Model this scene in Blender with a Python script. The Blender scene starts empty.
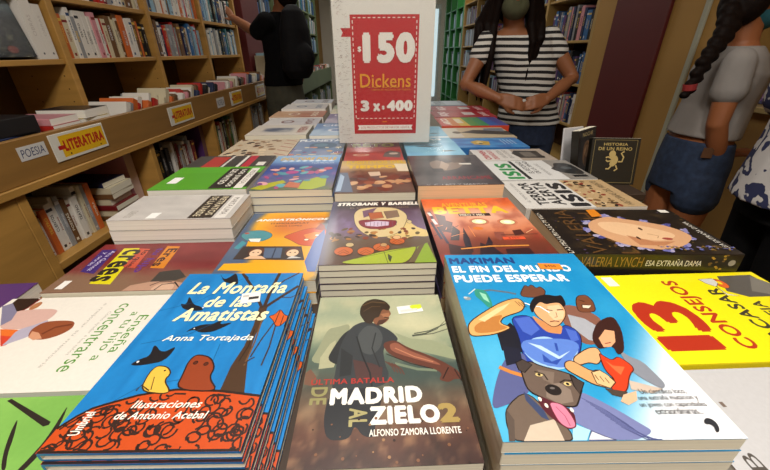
import bpy, math, random
from mathutils import Vector, Matrix, noise, Euler
random.seed(7)
C = bpy.context.scene.collection
sc = bpy.context.scene
# ------------------------------------------------------------------ camera, world, exposure
EYE = 1.22
cam_data = bpy.data.cameras.new('camera'); cam_data.sensor_width = 36; cam_data.lens = 16.53
cam_data.clip_start = 0.01
cam = bpy.data.objects.new('camera', cam_data); C.objects.link(cam)
_p, _r, _y = math.radians(27.5), math.radians(-0.42), math.radians(1.9)
_f = Vector((math.sin(_y)*math.cos(_p), math.cos(_y)*math.cos(_p), -math.sin(_p)))
_rt = Vector((math.cos(_y), -math.sin(_y), 0)); _u = _rt.cross(_f)
_rt, _u = _rt*math.cos(_r)+_u*math.sin(_r), _u*math.cos(_r)-_rt*math.sin(_r)
M = Matrix((_rt, _u, -_f)).transposed().to_4x4(); M.translation = (0, 0, EYE)
cam.matrix_world = M
sc.camera = cam
world = bpy.data.worlds.new('world'); sc.world = world; world.use_nodes = True
world.node_tree.nodes['Background'].inputs[0].default_value = (0.9, 0.95, 1, 1)
world.node_tree.nodes['Background'].inputs[1].default_value = 0.15
sc.view_settings.view_transform = 'Standard'; sc.view_settings.look = 'None'
sc.view_settings.exposure = -0.06; sc.view_settings.gamma = 1.0
try: sc.view_settings.use_curve_mapping = False
except Exception: pass
CEIL = 2.75
LAMPS = [  # x, y, length, watts
    (-0.1, 0.35, 1.2, 25), (0.1, -0.95, 1.2, 46), (0.9, 4.2, 1.2, 9), (-0.6, 3.6, 1.2, 13), (-0.2, 6.8, 1.2, 20), (1.5, 7.6, 1.2, 8)]
# ------------------------------------------------------------------ materials
def lin1(c): return c/12.92 if c <= 0.04045 else ((c+0.055)/1.055)**2.4
def hexc(h):
    if not isinstance(h, str): return tuple(h)
    h = h.lstrip('#')
    return tuple(lin1(int(h[i:i+2], 16)/255) for i in (0, 2, 4))
MATS = {}
def nmat(name):
    m = bpy.data.materials.new(name); m.use_nodes = True
    nt = m.node_tree
    return m, nt, nt.nodes['Principled BSDF']
def mat(name, col, rough=0.6, var=0.12, scale=12.0, stretch=(1, 1, 1), metal=0.0, spec=0.5, coat=0.0, bump=0.0):
    """plain procedural surface: a base colour broken up by object space noise"""
    if name in MATS: return MATS[name]
    m, nt, b = nmat(name)
    c = hexc(col)
    tc = nt.nodes.new('ShaderNodeTexCoord'); mp = nt.nodes.new('ShaderNodeMapping')
    mp.inputs['Scale'].default_value = stretch
    nt.links.new(tc.outputs['Object'], mp.inputs['Vector'])
    nz = nt.nodes.new('ShaderNodeTexNoise'); nz.inputs['Scale'].default_value = scale; nz.inputs['Detail'].default_value = 4
    nt.links.new(mp.outputs['Vector'], nz.inputs['Vector'])
    rp = nt.nodes.new('ShaderNodeValToRGB')
    rp.color_ramp.elements[0].color = tuple(x*(1-var) for x in c)+(1,)
    rp.color_ramp.elements[1].color = tuple(min(1, x*(1+var)) for x in c)+(1,)
    rp.color_ramp.elements[0].position = 0.3; rp.color_ramp.elements[1].position = 0.7
    nt.links.new(nz.outputs['Fac'], rp.inputs['Fac'])
    nt.links.new(rp.outputs['Color'], b.inputs['Base Color'])
    b.inputs['Roughness'].default_value = rough; b.inputs['Metallic'].default_value = metal
    b.inputs['Specular IOR Level'].default_value = spec; b.inputs['Coat Weight'].default_value = coat
    if bump:
        bp = nt.nodes.new('ShaderNodeBump'); bp.inputs['Strength'].default_value = bump; bp.inputs['Distance'].default_value = 0.01
        nt.links.new(nz.outputs['Fac'], bp.inputs['Height']); nt.links.new(bp.outputs['Normal'], b.inputs['Normal'])
    MATS[name] = m
    return m
def print_mat(name, rough, coat):
    """printed card: ink colours come with the mesh, paper grain is noise"""
    m, nt, b = nmat(name)
    at = nt.nodes.new('ShaderNodeAttribute'); at.attribute_name = 'ink'
    nz = nt.nodes.new('ShaderNodeTexNoise'); nz.inputs['Scale'].default_value = 260
    tc = nt.nodes.new('ShaderNodeTexCoord'); nt.links.new(tc.outputs['Object'], nz.inputs['Vector'])
    mr = nt.nodes.new('ShaderNodeMapRange'); mr.inputs['To Min'].default_value = 0.93; mr.inputs['To Max'].default_value = 1.05
    nt.links.new(nz.outputs['Fac'], mr.inputs['Value'])
    mx = nt.nodes.new('ShaderNodeVectorMath'); mx.operation = 'SCALE'
    nt.links.new(at.outputs['Color'], mx.inputs[0]); nt.links.new(mr.outputs['Result'], mx.inputs['Scale'])
    nt.links.new(mx.outputs['Vector'], b.inputs['Base Color'])
    b.inputs['Roughness'].default_value = rough; b.inputs['Coat Weight'].default_value = coat; b.inputs['Coat Roughness'].default_value = 0.12
    MATS[name] = m
    return m
PRINT = print_mat('printed_gloss', 0.38, 0.25)
MATTE = print_mat('printed_matte', 0.6, 0.0)
def page_mat(name, col):
    m, nt, b = nmat(name)
    c = hexc(col)
    tc = nt.nodes.new('ShaderNodeTexCoord'); mp = nt.nodes.new('ShaderNodeMapping'); mp.inputs['Scale'].default_value = (3, 3, 900)
    nt.links.new(tc.outputs['Object'], mp.inputs['Vector'])
    nz = nt.nodes.new('ShaderNodeTexNoise'); nz.inputs['Scale'].default_value = 1.0; nz.inputs['Detail'].default_value = 2
    nt.links.new(mp.outputs['Vector'], nz.inputs['Vector'])
    rp = nt.nodes.new('ShaderNodeValToRGB')
    rp.color_ramp.elements[0].color = tuple(x*0.86 for x in c)+(1,); rp.color_ramp.elements[1].color = c+(1,)
    rp.color_ramp.elements[0].position = 0.3; rp.color_ramp.elements[1].position = 0.65
    nt.links.new(nz.outputs['Fac'], rp.inputs['Fac']); nt.links.new(rp.outputs['Color'], b.inputs['Base Color'])
    b.inputs['Roughness'].default_value = 0.85
    MATS[name] = m
    return m
PAGES = {'cream': page_mat('pages_cream', '#e2dcc8'), 'white': page_mat('pages_white', '#eae7de'), 'peach': page_mat('pages_peach', '#dcbf98')}
WOOD = mat('beech_laminate', '#ab8140', 0.5, 0.14, 3, (1, 1, 9))
WOODP = mat('beech_panel', '#8a6532', 0.5, 0.12, 3, (9, 1, 9))
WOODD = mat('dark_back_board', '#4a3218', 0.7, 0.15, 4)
def clear_mat(name, rough, mix):
    m, nt, b = nmat(name)
    out = nt.nodes['Material Output']
    tr = nt.nodes.new('ShaderNodeBsdfTransparent'); tr.inputs[0].default_value = (0.96, 0.97, 0.97, 1)
    gl = nt.nodes.new('ShaderNodeBsdfGlossy'); gl.inputs['Roughness'].default_value = rough
    nz = nt.nodes.new('ShaderNodeTexNoise'); nz.inputs['Scale'].default_value = 22
    bp = nt.nodes.new('ShaderNodeBump'); bp.inputs['Strength'].default_value = 0.25; bp.inputs['Distance'].default_value = 0.01
    nt.links.new(nz.outputs['Fac'], bp.inputs['Height']); nt.links.new(bp.outputs['Normal'], gl.inputs['Normal'])
    ms = nt.nodes.new('ShaderNodeMixShader'); ms.inputs[0].default_value = mix
    nt.links.new(tr.outputs[0], ms.inputs[1]); nt.links.new(gl.outputs[0], ms.inputs[2]); nt.links.new(ms.outputs[0], out.inputs['Surface'])
    MATS[name] = m
    return m
CLEAR = clear_mat('clear_acrylic', 0.1, 0.035)
def glow_mat(name, col, strength):
    m, nt, b = nmat(name)
    b.inputs['Base Color'].default_value = hexc(col)+(1,)
    b.inputs['Emission Color'].default_value = hexc(col)+(1,); b.inputs['Emission Strength'].default_value = strength
    MATS[name] = m
    return m
# ------------------------------------------------------------------ mesh building
class MB:
    def __init__(s): s.v, s.f, s.m, s.c, s.mats = [], [], [], [], []
    def mi(s, m):
        if m not in s.mats: s.mats.append(m)
        return s.mats.index(m)
    def add(s, vs, fs, m, col=(.8, .8, .8)):
        n = len(s.v); k = s.mi(m)
        s.v += [tuple(v) for v in vs]
        for f in fs: s.f.append(tuple(i+n for i in f)); s.m.append(k)
        if isinstance(col, list): s.c += col
        else: s.c += [hexc(col)]*len(vs)
        return s
    def box(s, x0, x1, y0, y1, z0, z1, m, b=0.0, col=(.8, .8, .8), T=None):
        cx, cy, cz = (x0+x1)/2, (y0+y1)/2, (z0+z1)/2
        hx, hy, hz = (x1-x0)/2, (y1-y0)/2, (z1-z0)/2
        b = min(b, hx*.45, hy*.45, hz*.45)
        vs, fs = [], []
        if b <= 0:
            for sx in (-1, 1):
                for sy in (-1, 1):
                    for sz in (-1, 1): vs.append((cx+sx*hx, cy+sy*hy, cz+sz*hz))
            fs = [(0, 1, 3, 2), (4, 6, 7, 5), (0, 4, 5, 1), (2, 3, 7, 6), (0, 2, 6, 4), (1, 5, 7, 3)]
        else:
            I = {}
            for sx in (-1, 1):
                for sy in (-1, 1):
                    for sz in (-1, 1):
                        for a in range(3):
                            d = [hx-b, hy-b, hz-b]; d[a] += b
                            I[(sx, sy, sz, a)] = len(vs); vs.append((cx+sx*d[0], cy+sy*d[1], cz+sz*d[2]))
            P = ((-1, -1), (1, -1), (1, 1), (-1, 1))
            for t in (-1, 1):
                fs.append(tuple(I[(t, p, q, 0)] for p, q in P)); fs.append(tuple(I[(p, t, q, 1)] for p, q in P)); fs.append(tuple(I[(p, q, t, 2)] for p, q in P))
            for p in (-1, 1):
                for q in (-1, 1):
                    fs.append((I[(p, q, -1, 0)], I[(p, q, 1, 0)], I[(p, q, 1, 1)], I[(p, q, -1, 1)]))
                    fs.append((I[(p, -1, q, 0)], I[(p, 1, q, 0)], I[(p, 1, q, 2)], I[(p, -1, q, 2)]))
                    fs.append((I[(-1, p, q, 1)], I[(1, p, q, 1)], I[(1, p, q, 2)], I[(-1, p, q, 2)]))
                    for r in (-1, 1): fs.append((I[(p, q, r, 0)], I[(p, q, r, 1)], I[(p, q, r, 2)]))
            o = Vector((cx, cy, cz)); out = []
            for f in fs:
                a = [Vector(vs[i]) for i in f]; n = (a[1]-a[0]).cross(a[2]-a[0])
                out.append(f if n.dot(sum(a, Vector())/len(a)-o) > 0 else f[::-1])
            fs = out
        if T: vs = [tuple(T @ Vector(v)) for v in vs]
        return s.add(vs, fs, m, col)
    def tube(s, pts, rad, m, n=8, col=(.8, .8, .8)):
        pts = [Vector(p) for p in pts]; vs = []; fs = []
        if not isinstance(rad, (list, tuple)): rad = [rad]*len(pts)
        up = None
        for i, p in enumerate(pts):
            d = (pts[min(i+1, len(pts)-1)]-pts[max(i-1, 0)]).normalized()
            if up is None: up = d.orthogonal().normalized()
            else: up = (up-d*up.dot(d)).normalized()
            e = d.cross(up)
            for k in range(n):
                a = 2*math.pi*k/n; vs.append(p+(up*math.cos(a)+e*math.sin(a))*rad[i])
        for i in range(len(pts)-1):
            for k in range(n): fs.append((i*n+k, i*n+(k+1) % n, (i+1)*n+(k+1) % n, (i+1)*n+k))
        fs.append(tuple(range(n))[::-1]); fs.append(tuple((len(pts)-1)*n+k for k in range(n)))
        return s.add(vs, fs, m, col)
    def ell(s, c, r, m, nu=16, nv=10, rot=None, col=(.8, .8, .8)):
        vs, fs = [], []
        R = rot.to_matrix() if rot else Matrix.Identity(3)
        for i in range(nv+1):
            t = math.pi*i/nv
            for k in range(nu):
                a = 2*math.pi*k/nu
                vs.append(Vector(c)+R @ Vector((r[0]*math.sin(t)*math.cos(a), r[1]*math.sin(t)*math.sin(a), r[2]*math.cos(t))))
        for i in range(nv):
            for k in range(nu): fs.append((i*nu+k, (i+1)*nu+k, (i+1)*nu+(k+1) % nu, i*nu+(k+1) % nu))
        return s.add(vs, fs, m, col)
    def mesh(s, name, smooth=False):
        me = bpy.data.meshes.new(name); me.from_pydata(s.v, [], s.f)
        for m in s.mats: me.materials.append(m)
        me.polygons.foreach_set('material_index', s.m)
        if smooth: me.polygons.foreach_set('use_smooth', [True]*len(s.f))
        if any(m in (PRINT, MATTE) for m in s.mats):
            at = me.color_attributes.new('ink', 'FLOAT_COLOR', 'POINT')
            flat = []
            for c in s.c: flat += [c[0], c[1], c[2], 1.0]
            at.data.foreach_set('color', flat)
        me.update()
        return me
    def build(s, name, parent=None, loc=(0, 0, 0), rot=(0, 0, 0), smooth=False):
        return link(name, s.mesh(name, smooth), parent, loc, rot)
def link(name, data, parent=None, loc=(0, 0, 0), rot=(0, 0, 0)):
    o = bpy.data.objects.new(name, data); C.objects.link(o)
    o.location = loc; o.rotation_euler = rot
    if parent: o.parent = parent
    return o
def tag(o, label, cat, group=None, kind=None):
    o['label'] = label; o['category'] = cat
    if group: o['group'] = group
    if kind: o['kind'] = kind
    return o
def thing(name, label, cat, loc=(0, 0, 0), rz=0.0, group=None):
    return tag(link(name, None, None, loc, (0, 0, rz)), label, cat, group)
def struct(name, mb, label=None, cat=None, smooth=False):
    o = mb.build(name, smooth=smooth); o['kind'] = 'structure'
    o['label'] = label or ('plain '+name.replace('_', ' ')+' of the bookshop'); o['category'] = cat or name.split('_')[0]
    return o
# ------------------------------------------------------------------ lettering: outlines of the built-in font as flat polygons
_tc = {}
def glyphs(s, bold=0.0):      # heavier lettering is set a little wider
    k = (s, bold)
    if k in _tc: return _tc[k]
    cu = bpy.data.curves.new('lettering', 'FONT'); cu.body = s; cu.space_character = 1+bold*2.2; cu.resolution_u = 3; cu.size = 1
    ob = bpy.data.objects.new('lettering', cu); C.objects.link(ob)
    bpy.context.view_layer.update()
    me = bpy.data.meshes.new_from_object(ob.evaluated_get(bpy.context.evaluated_depsgraph_get()))
    vs = [(v.co.x, v.co.y) for v in me.vertices]; fs = [tuple(p.vertices) for p in me.polygons]
    bpy.data.objects.remove(ob); bpy.data.curves.remove(cu); bpy.data.meshes.remove(me)
    _tc[k] = (vs, fs)
    return _tc[k]
class Art:
    """flat print on a sheet w x h (metres); u, v run 0..1 from its lower left corner; each ink lies a hair above the last"""
    def __init__(s, mb, w, h, T, mat=None, step=6e-6):
        s.mb, s.w, s.h, s.T, s.mat, s.step, s.n, s.hold = mb, w, h, T, mat or PRINT, step, 1, False
    def put(s, pts, fs, col):
        z = s.step*s.n; s.n += .35 if s.hold else 1
        s.mb.add([s.T @ Vector((x, y, z)) for x, y in pts], fs, s.mat, col)
    def clip(s, p): return (min(1, max(0, p[0]))*s.w, min(1, max(0, p[1]))*s.h)
    def grid(s, nu, nv, fn, box=((0, 0), (1, 1))):
        (u0, v0), (u1, v1) = box
        pts, cols, fs = [], [], []
        for j in range(nv+1):
            for i in range(nu+1):
                u, v = u0+(u1-u0)*i/nu, v0+(v1-v0)*j/nv
                pts.append((u*s.w, v*s.h)); cols.append(tuple(max(0, min(1, lin1(max(0, min(255, q))/255))) for q in fn(u, v)))
        for j in range(nv):
            for i in range(nu):
                a = j*(nu+1)+i; fs.append((a, a+1, a+nu+2, a+nu+1))
        s.put(pts, fs, cols)
    def poly(s, pts, col, edge=None, ew=0.0008, soft=None):
        pts = list(pts)
        if soft or (soft is None and 6 < len(pts) < 19):      # round the outline off
            for _ in range(2):
                n = len(pts); out = []
                for i in range(n):
                    p, q = pts[i], pts[(i+1) % n]
                    out += [(p[0]*.78+q[0]*.22, p[1]*.78+q[1]*.22), (p[0]*.22+q[0]*.78, p[1]*.22+q[1]*.78)]
                pts = out
        q = [s.clip(p) for p in pts]
        s.put(q, [tuple(range(len(q)))], col)
        if edge: s.line(list(pts)+[pts[0]], ew, edge)
    def rect(s, u0, v0, u1, v1, col): s.poly([(u0, v0), (u1, v0), (u1, v1), (u0, v1)], col)
    def ell(s, c, r, col, rot=0.0, n=20, edge=None, ew=0.0008):
        """r in metres"""
        pts = []
        for k in range(n):
            a = 2*math.pi*k/n; x, y = r[0]*math.cos(a), r[1]*math.sin(a)
            x, y = x*math.cos(rot)-y*math.sin(rot), x*math.sin(rot)+y*math.cos(rot)
            pts.append((c[0]+x/s.w, c[1]+y/s.h))
        s.poly(pts, col, edge, ew)
    def line(s, pts, width, col, taper=False):
        q = [Vector(s.clip(p)) for p in pts]; vs, fs = [], []
        for i, p in enumerate(q):
            d = q[min(i+1, len(q)-1)]-q[max(i-1, 0)]
            if d.length < 1e-7: d = Vector((1, 0))
            n = Vector((-d.y, d.x)).normalized()
            wd = width/2*((1-0.85*i/(len(q)-1)) if taper else 1)
            vs += [tuple(p+n*wd), tuple(p-n*wd)]
        for i in range(len(q)-1): fs.append((2*i, 2*i+1, 2*i+3, 2*i+2))
        s.put(vs, fs, col)
    def text(s, t, box, col, bold=0.02, shear=0.0, rot=0, jitter=0):
        """fit the string to the box whose lower left and upper right corners are given; rot 90 reads upward, -90 downward"""
        (u0, v0), (u1, v1) = box
        u0, u1, v0, v1 = min(u0, u1), max(u0, u1), min(v0, v1), max(v0, v1)
        vs, fs = glyphs(t, max(0.0, bold))
        if not vs: return
        if bold > 0:      # heavier strokes: the same outline laid round itself
            r = bold*1.1; V = []
            for k in range(7): V += [(x+r*math.cos(k*math.pi/3)*(k < 6), y+r*math.sin(k*math.pi/3)*(k < 6)) for x, y in vs]
            n = len(vs); vs = V
        else: n = len(vs)
        vs = [(x+shear*y, y) for x, y in vs]
        if rot == 90: vs = [(-y, x) for x, y in vs]
        elif rot == -90: vs = [(y, -x) for x, y in vs]
        a0, a1 = min(x for x, y in vs), max(x for x, y in vs); b0, b1 = min(y for x, y in vs), max(y for x, y in vs)
        pts = [((u0+(x-a0)/(a1-a0)*(u1-u0)), (v0+(y-b0)/(b1-b0)*(v1-v0))) for x, y in vs]
        s.hold = True
        for k in range(0, len(pts), n): s.put([s.clip(p) for p in pts[k:k+n]], fs, col)
        s.hold = False; s.n += 1
def nz(u, v, sc_=4.0, seed=0.0): return noise.fractal(Vector((u*sc_+seed, v*sc_-seed, seed)), 1.0, 2.0, 4)
def mix(a, b, t):
    t = max(0, min(1, t)); return tuple(x+(y-x)*t for x, y in zip(a, b))
def rgb(h): h = h.lstrip('#'); return tuple(int(h[i:i+2], 16) for i in (0, 2, 4))
def sst(a, b, x):
    t = max(0, min(1, (x-a)/(b-a))); return t*t*(3-2*t)
def ramp(stops, t):
    for i in range(len(stops)-1):
        if t <= stops[i+1][0]: return mix(stops[i][1], stops[i+1][1], (t-stops[i][0])/(stops[i+1][0]-stops[i][0]))
    return stops[-1][1]
# ------------------------------------------------------------------ room shell
PLAST = mat('cream_plaster', '#a57f42', 0.7, 0.06, 2)
CREAM = mat('white_ceiling_paint', '#d8d4c8', 0.8, 0.04, 2)
PLUM = mat('plum_paint', '#561414', 0.55, 0.1, 2)
FLOORM = mat('brown_floor_tile', '#5a4632', 0.45, 0.2, 1.4)
s = MB().box(-2.0, 2.3, -2.6, 10.1, -0.1, 0, FLOORM); struct('floor', s, 'brown tiled floor of the bookshop aisle', 'floor')
s = MB().box(-2.0, 2.3, -2.6, 10.1, CEIL, CEIL+0.1, CREAM); struct('ceiling', s, 'off white ceiling above the shelves', 'ceiling')
s = MB().box(-1.75, -1.6, -2.75, 10.05, 0, CEIL, PLAST); LEFT = [struct('wall_left', s, 'tan wall behind the left bookcases', 'wall')]
s = MB().box(1.75, 2.3, -2.6, 1.45, 0, CEIL, PLAST).box(1.75, 2.3, 1.95, 3.13, 0, CEIL, PLAST).box(2.1, 2.3, 1.45, 1.95, 0, CEIL, PLAST).box(1.75, 2.1, 1.45, 1.95, 0, 0.96, PLAST).box(1.75, 2.1, 1.45, 1.95, 1.62, CEIL, PLAST)
struct('wall_right', s, 'tan plastered wall on the right with a display niche', 'wall')
s = MB().box(2.12, 2.3, 3.14, 10.1, 0, CEIL, PLAST); struct('wall_right_far', s, 'tan wall behind the right bookcases', 'wall')
s = MB().box(-1.6, 2.3, 9.95, 10.1, 0, CEIL, CREAM); struct('wall_back', s, 'pale end wall at the far end of the shop', 'wall')
s = MB().box(-2.0, 2.3, -2.7, -2.6, 0, CEIL, CREAM); struct('wall_front', s, 'pale wall behind the viewer', 'wall')
s = MB().box(1.725, 1.75, 2.348, 2.875, 0, CEIL, PLUM, 0.004); struct('trim_1', s, 'dark plum painted vertical panel on the right wall', 'trim')
s = MB().box(1.735, 1.75, 2.08, 2.112, 0, CEIL, mat('pale_metal_strip', '#a9aa98', 0.4, 0.05, 5), 0.003); struct('trim_2', s, 'narrow pale grey vertical strip on the right wall', 'trim')
s = MB().box(-1.6, -1.28, 3.68, 4.16, 0, CEIL, PLUM, 0.004); LEFT.append(struct('trim_3', s, 'dark plum pillar between the left bookcases', 'trim'))

s = MB().box(0.95, 1.72, 9.9, 9.95, 0.02, 2.2, mat('pale_door_frame', '#b9c4c4', 0.5), 0.004)
d_ = struct('door_1', s, 'pale framed glass door at the far end', 'door')
s = MB().box(1.02, 1.65, 9.885, 9.9, 0.15, 2.1, glow_mat('daylit_glass', '#cfe3ea', 1.1), 0.003); s.build('door_glass', d_)
# ------------------------------------------------------------------ ceiling lamps
def ceiling_lamp(x, y, ln, w, label):
    t = thing('ceiling_lamp', label, 'ceiling lamp', (x, y, CEIL-0.06), 0, 'fluorescent ceiling lamps')
    MB().box(-0.15, 0.15, -ln/2, ln/2, 0.005, 0.06, mat('lamp_housing', '#d8d8d8', 0.4), 0.006).build('housing', t)
    MB().box(-0.13, 0.13, -ln/2+0.02, ln/2-0.02, -0.008, 0.004, glow_mat('lamp_diffuser', '#fff4e2', 2.0) if 'lamp_diffuser' not in MATS else MATS['lamp_diffuser'], 0.003).build('diffuser', t)
    L = bpy.data.lights.new('lamp_light', 'AREA'); L.shape = 'RECTANGLE'; L.size = 0.26; L.size_y = ln-0.05
    L.energy = w; L.color = (1.0, 0.95, 0.88)
    o = link('lamp_light', L, t, (0, 0, -0.02))
for (x, y, ln, w), lb in zip(LAMPS, ('above the near end of the book table', 'behind the viewer', 'over the striped shirt woman', 'over the left aisle by the man', 'over the far left shelves', 'over the far right green shelves')):
    ceiling_lamp(x, y, ln, w, 'long fluorescent ceiling lamp '+lb)
# ------------------------------------------------------------------ bookcases
def part(name, p, m, x0, x1, y0, y1, z0, z1, b=0.002):
    return MB().box(x0, x1, y0, y1, z0, z1, m, b).build(name, p)
def bookcase(name, label, xf, xb, ys, zs, z0, z1, m, mb_, th=0.028, pegs=False):
    t = thing(name, label, 'bookcase')
    lo, hi = min(xf, xb), max(xf, xb)
    for y in ys:
        u = MB().box(lo, hi, y-th/2, y+th/2, z0, z1, m, .002)
        for k in range(26 if pegs else 0):      # two columns of peg holes
            for x in (hi-.035, hi-.17): u.tube([(x, y-th/2-.0002, z0+.06+k*.05), (x, y-th/2+.0002, z0+.06+k*.05)], .0032, mb_, 6)
        u.build('upright', t)
    sgn = 1 if xb > xf else -1
    for a, b in zip(ys, ys[1:]):
        for z in zs:
            part('shelf', t, m, lo+(0.008 if sgn > 0 else 0.012), hi-(0.012 if sgn > 0 else 0.008), a+th/2+0.0005, b-th/2-0.0005, z-0.02, z)
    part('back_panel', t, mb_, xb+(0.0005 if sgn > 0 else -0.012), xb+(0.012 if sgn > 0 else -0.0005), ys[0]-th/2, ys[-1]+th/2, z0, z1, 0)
    return t
N0 = set(bpy.data.objects)
LY = [0.32, 0.965, 1.612, 2.258, 2.905, 3.55]
LZ = [1.20, 1.423, 1.64, 1.86, 2.08]
bc = bookcase('bookcase', 'beech bookcase with peg holes along the left wall above the bin', -1.30, -1.56, LY, LZ, 0.8765, 2.28, WOOD, WOODD, 0.032, True)
cb = thing('display_bin', 'long beech display bin with open cubbies below, along the left wall', 'display bin')
part('front_panel', cb, WOODP, -1.09, -1.07, 0.3, 3.6, 0.877, 1.0)
part('bin_floor', cb, WOODP, -1.56, -1.0905, 0.3, 3.6, 0.857, 0.876)
part('ledge', cb, WOOD, -1.09, -1.062, 0.3, 3.6, 0.853, 0.8765)
for y in LY[1:]: part('divider', cb, WOOD, -1.56, -1.075, y-0.016, y+0.016, 0.0, 0.8525)
part('cabinet_front', cb, WOOD, -1.09, -1.075, 0.3, 0.948, 0.0, 0.8525)
for a, b in zip(LY[1:], LY[2:]):
    part('cubby_shelf', cb, WOOD, -1.56, -1.08, a+0.0165, b-0.0165, 0.58, 0.607)
    part('cubby_shelf', cb, WOOD, -1.56, -1.08, a+0.0165, b-0.0165, 0.1, 0.122)
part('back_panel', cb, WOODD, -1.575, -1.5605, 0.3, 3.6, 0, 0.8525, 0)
GREEN1 = mat('sage_green_paint', '#5d6b48', 0.55, 0.1, 3)
GREEN2 = mat('bright_green_paint', '#2c7a37', 0.5, 0.1, 3)
FY = [4.2, 4.9, 5.6, 6.3, 7.0, 7.7]
bookcase('bookcase', 'sage green bookcase far down the left wall beyond the plum pillar', -1.32, -1.57, FY, [1.2, 1.5, 1.8, 2.1], 0.9, 2.4, GREEN1, WOODD)
fb = thing('display_bin', 'sage green display bin far down the left wall beyond the man', 'display bin')
part('front_panel', fb, GREEN1, -1.12, -1.10, 4.2, 7.7, 0.72, 0.95)
part('bin_floor', fb, GREEN1, -1.57, -1.12, 4.2, 7.7, 0.70, 0.72)
for y in FY: part('divider', fb, GREEN1, -1.57, -1.11, y-0.014, y+0.014, 0, 0.6995)
for a, b in zip(FY, FY[1:]): part('cubby_shelf', fb, GREEN1, -1.57, -1.115, a+0.0145, b-0.0145, 0.33, 0.35)
RY = [3.17, 4.07, 4.97, 5.87, 6.77, 7.67]
RZ = [0.28, 0.62, 0.955, 1.29, 1.63, 1.97]
RIGHT = [bookcase('bookcase', 'tall tan bookcase on the right behind the woman in stripes', 1.76, 2.09, RY, RZ, 0.0, 2.4, mat('tan_shelf_paint', '#a8894e', 0.5, 0.1, 3), WOODD, 0.045)]
GY = [7.75, 8.35, 8.95, 9.55]
RIGHT.append(bookcase('bookcase', 'bright green bookcase at the far right end of the shop', 1.76, 2.09, GY, RZ, 0.0, 2.4, GREEN2, WOODD, 0.1))
# ------------------------------------------------------------------ books standing on shelves
BULK = MB()
def bulk(mb, T):
    n = len(BULK.v); BULK.v += [tuple(T @ Vector(v)) for v in mb.v]; BULK.c += mb.c
    ix = [BULK.mi(m) for m in mb.mats]
    BULK.f += [tuple(i+n for i in f) for f in mb.f]; BULK.m += [ix[k] for k in mb.m]
SW = math.radians(-2.36)

COLN = {'white': '#d8d4cc', 'cream': '#c9bfa2', 'grey': '#8d8f92', 'black': '#1b1b1e', 'dark red': '#6d1a1e', 'red': '#b0261e', 'orange': '#c4622a', 'brown': '#6a4a2c', 'navy': '#1e2c4e', 'blue': '#2a5f94', 'pale blue': '#8fb3c8', 'teal': '#2f6a70', 'green': '#3f6b3a', 'pink': '#c88a92', 'yellow': '#cfae3a', 'purple': '#54336a'}
ORD = 'first second third fourth fifth sixth seventh eighth ninth tenth eleventh twelfth thirteenth fourteenth fifteenth sixteenth seventeenth eighteenth nineteenth twentieth'.split()+['%dst' % k if k % 10 == 1 else '%dnd' % k if k % 10 == 2 else '%drd' % k if k % 10 == 3 else '%dth' % k for k in range(21, 60)]
def standing_mesh(depth, th, h, col, spine=None, deco=True):
    """a closed book standing up: spine towards +x at x = 0, thickness along y, height along z"""
    c = COLN.get(col, col); m = MB(); e = min(0.0016, th*.2)
    m.box(-depth, -e, 0, e, 0, h, PRINT, 0, c).box(-depth, -e, th-e, th, 0, h, PRINT, 0, c)
    m.box(-e, 0, 0, th, 0, h, PRINT, e*.8, spine or c)
    m.box(-depth+0.002, -e, e, th-e, 0.002, h-0.003, PAGES[random.choice(('cream', 'white'))])
    if deco:
        T = Matrix(((0, 0, 1, 0), (1, 0, 0, 0), (0, 1, 0, 0), (0, 0, 0, 1)))
        a = Art(m, th, h, T)
        dark = col in ('white', 'cream', 'pale blue', 'pink', 'yellow')
        ink = random.choice(('#2a2a30', '#7a1f1f', '#23406a')) if dark else random.choice(('#d8d2c0', '#d6b04a', '#c9c9cc'))
        v0 = random.uniform(.28, .45); v1 = v0+random.uniform(.25, .4)
        a.text(random.choice(('NOVELA', 'CUENTOS', 'POEMAS', 'RELATOS', 'TEATRO')), [(.28, v0), (.72, v1)], ink, 0.02, rot=90)
        if random.random() < .5: a.rect(.02, .84, .98, .9, ink)
        if random.random() < .5: a.rect(.3, .06, .7, .06+th*.4/h, ink)
    return m
def shelf_row(xs, sgn, y0, y1, z, hr, tr, dr, pal, place, group, far=False, deco=True):
    """sgn +1: spines look towards +x (left wall); -1: towards -x"""
    y = y0; k = 0; items = []
    while True:
        th = random.uniform(*tr)
        if y+th > y1: break
        items.append((y, th)); y += th+0.0006
    for k, (y, th) in enumerate(items):
        col = random.choice(pal); h = random.uniform(*hr); dp = random.uniform(*dr)
        mb = standing_mesh(dp, th, h, col, deco=deco); rec = random.uniform(0, 0.015)
        if far:
            T = Matrix.Translation((xs-sgn*rec, y if sgn > 0 else y+th, z+0.0003)) @ Matrix.Rotation(0 if sgn > 0 else math.pi, 4, 'Z')
            bulk(mb, (Matrix.Rotation(SW, 4, 'Z') if sgn > 0 else Matrix.Identity(4)) @ T); continue
        me = mb.mesh('book')
        o = link('book', me, None, (xs-sgn*rec, y if sgn > 0 else y+th, z+0.0003), (0, 0, 0 if sgn > 0 else math.pi))
        n = k if sgn > 0 else len(items)-1-k
        tag(o, '%s book, %s from the left %s' % (col, ORD[n], place), 'book', group)
    return items
warm = ['white', 'cream', 'white', 'cream', 'white', 'dark red', 'red', 'grey', 'black', 'orange', 'pink', 'brown']
cool = ['blue', 'pale blue', 'white', 'white', 'navy', 'orange', 'brown', 'grey', 'red', 'pale blue']
dusk = ['white', 'black', 'teal', 'pale blue', 'grey', 'navy', 'blue', 'white']
bays = [(.965, 1.612, 'nearest'), (1.612, 2.258, 'second'), (2.258, 2.905, 'third'), (2.905, 3.55, 'fourth')]
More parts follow.
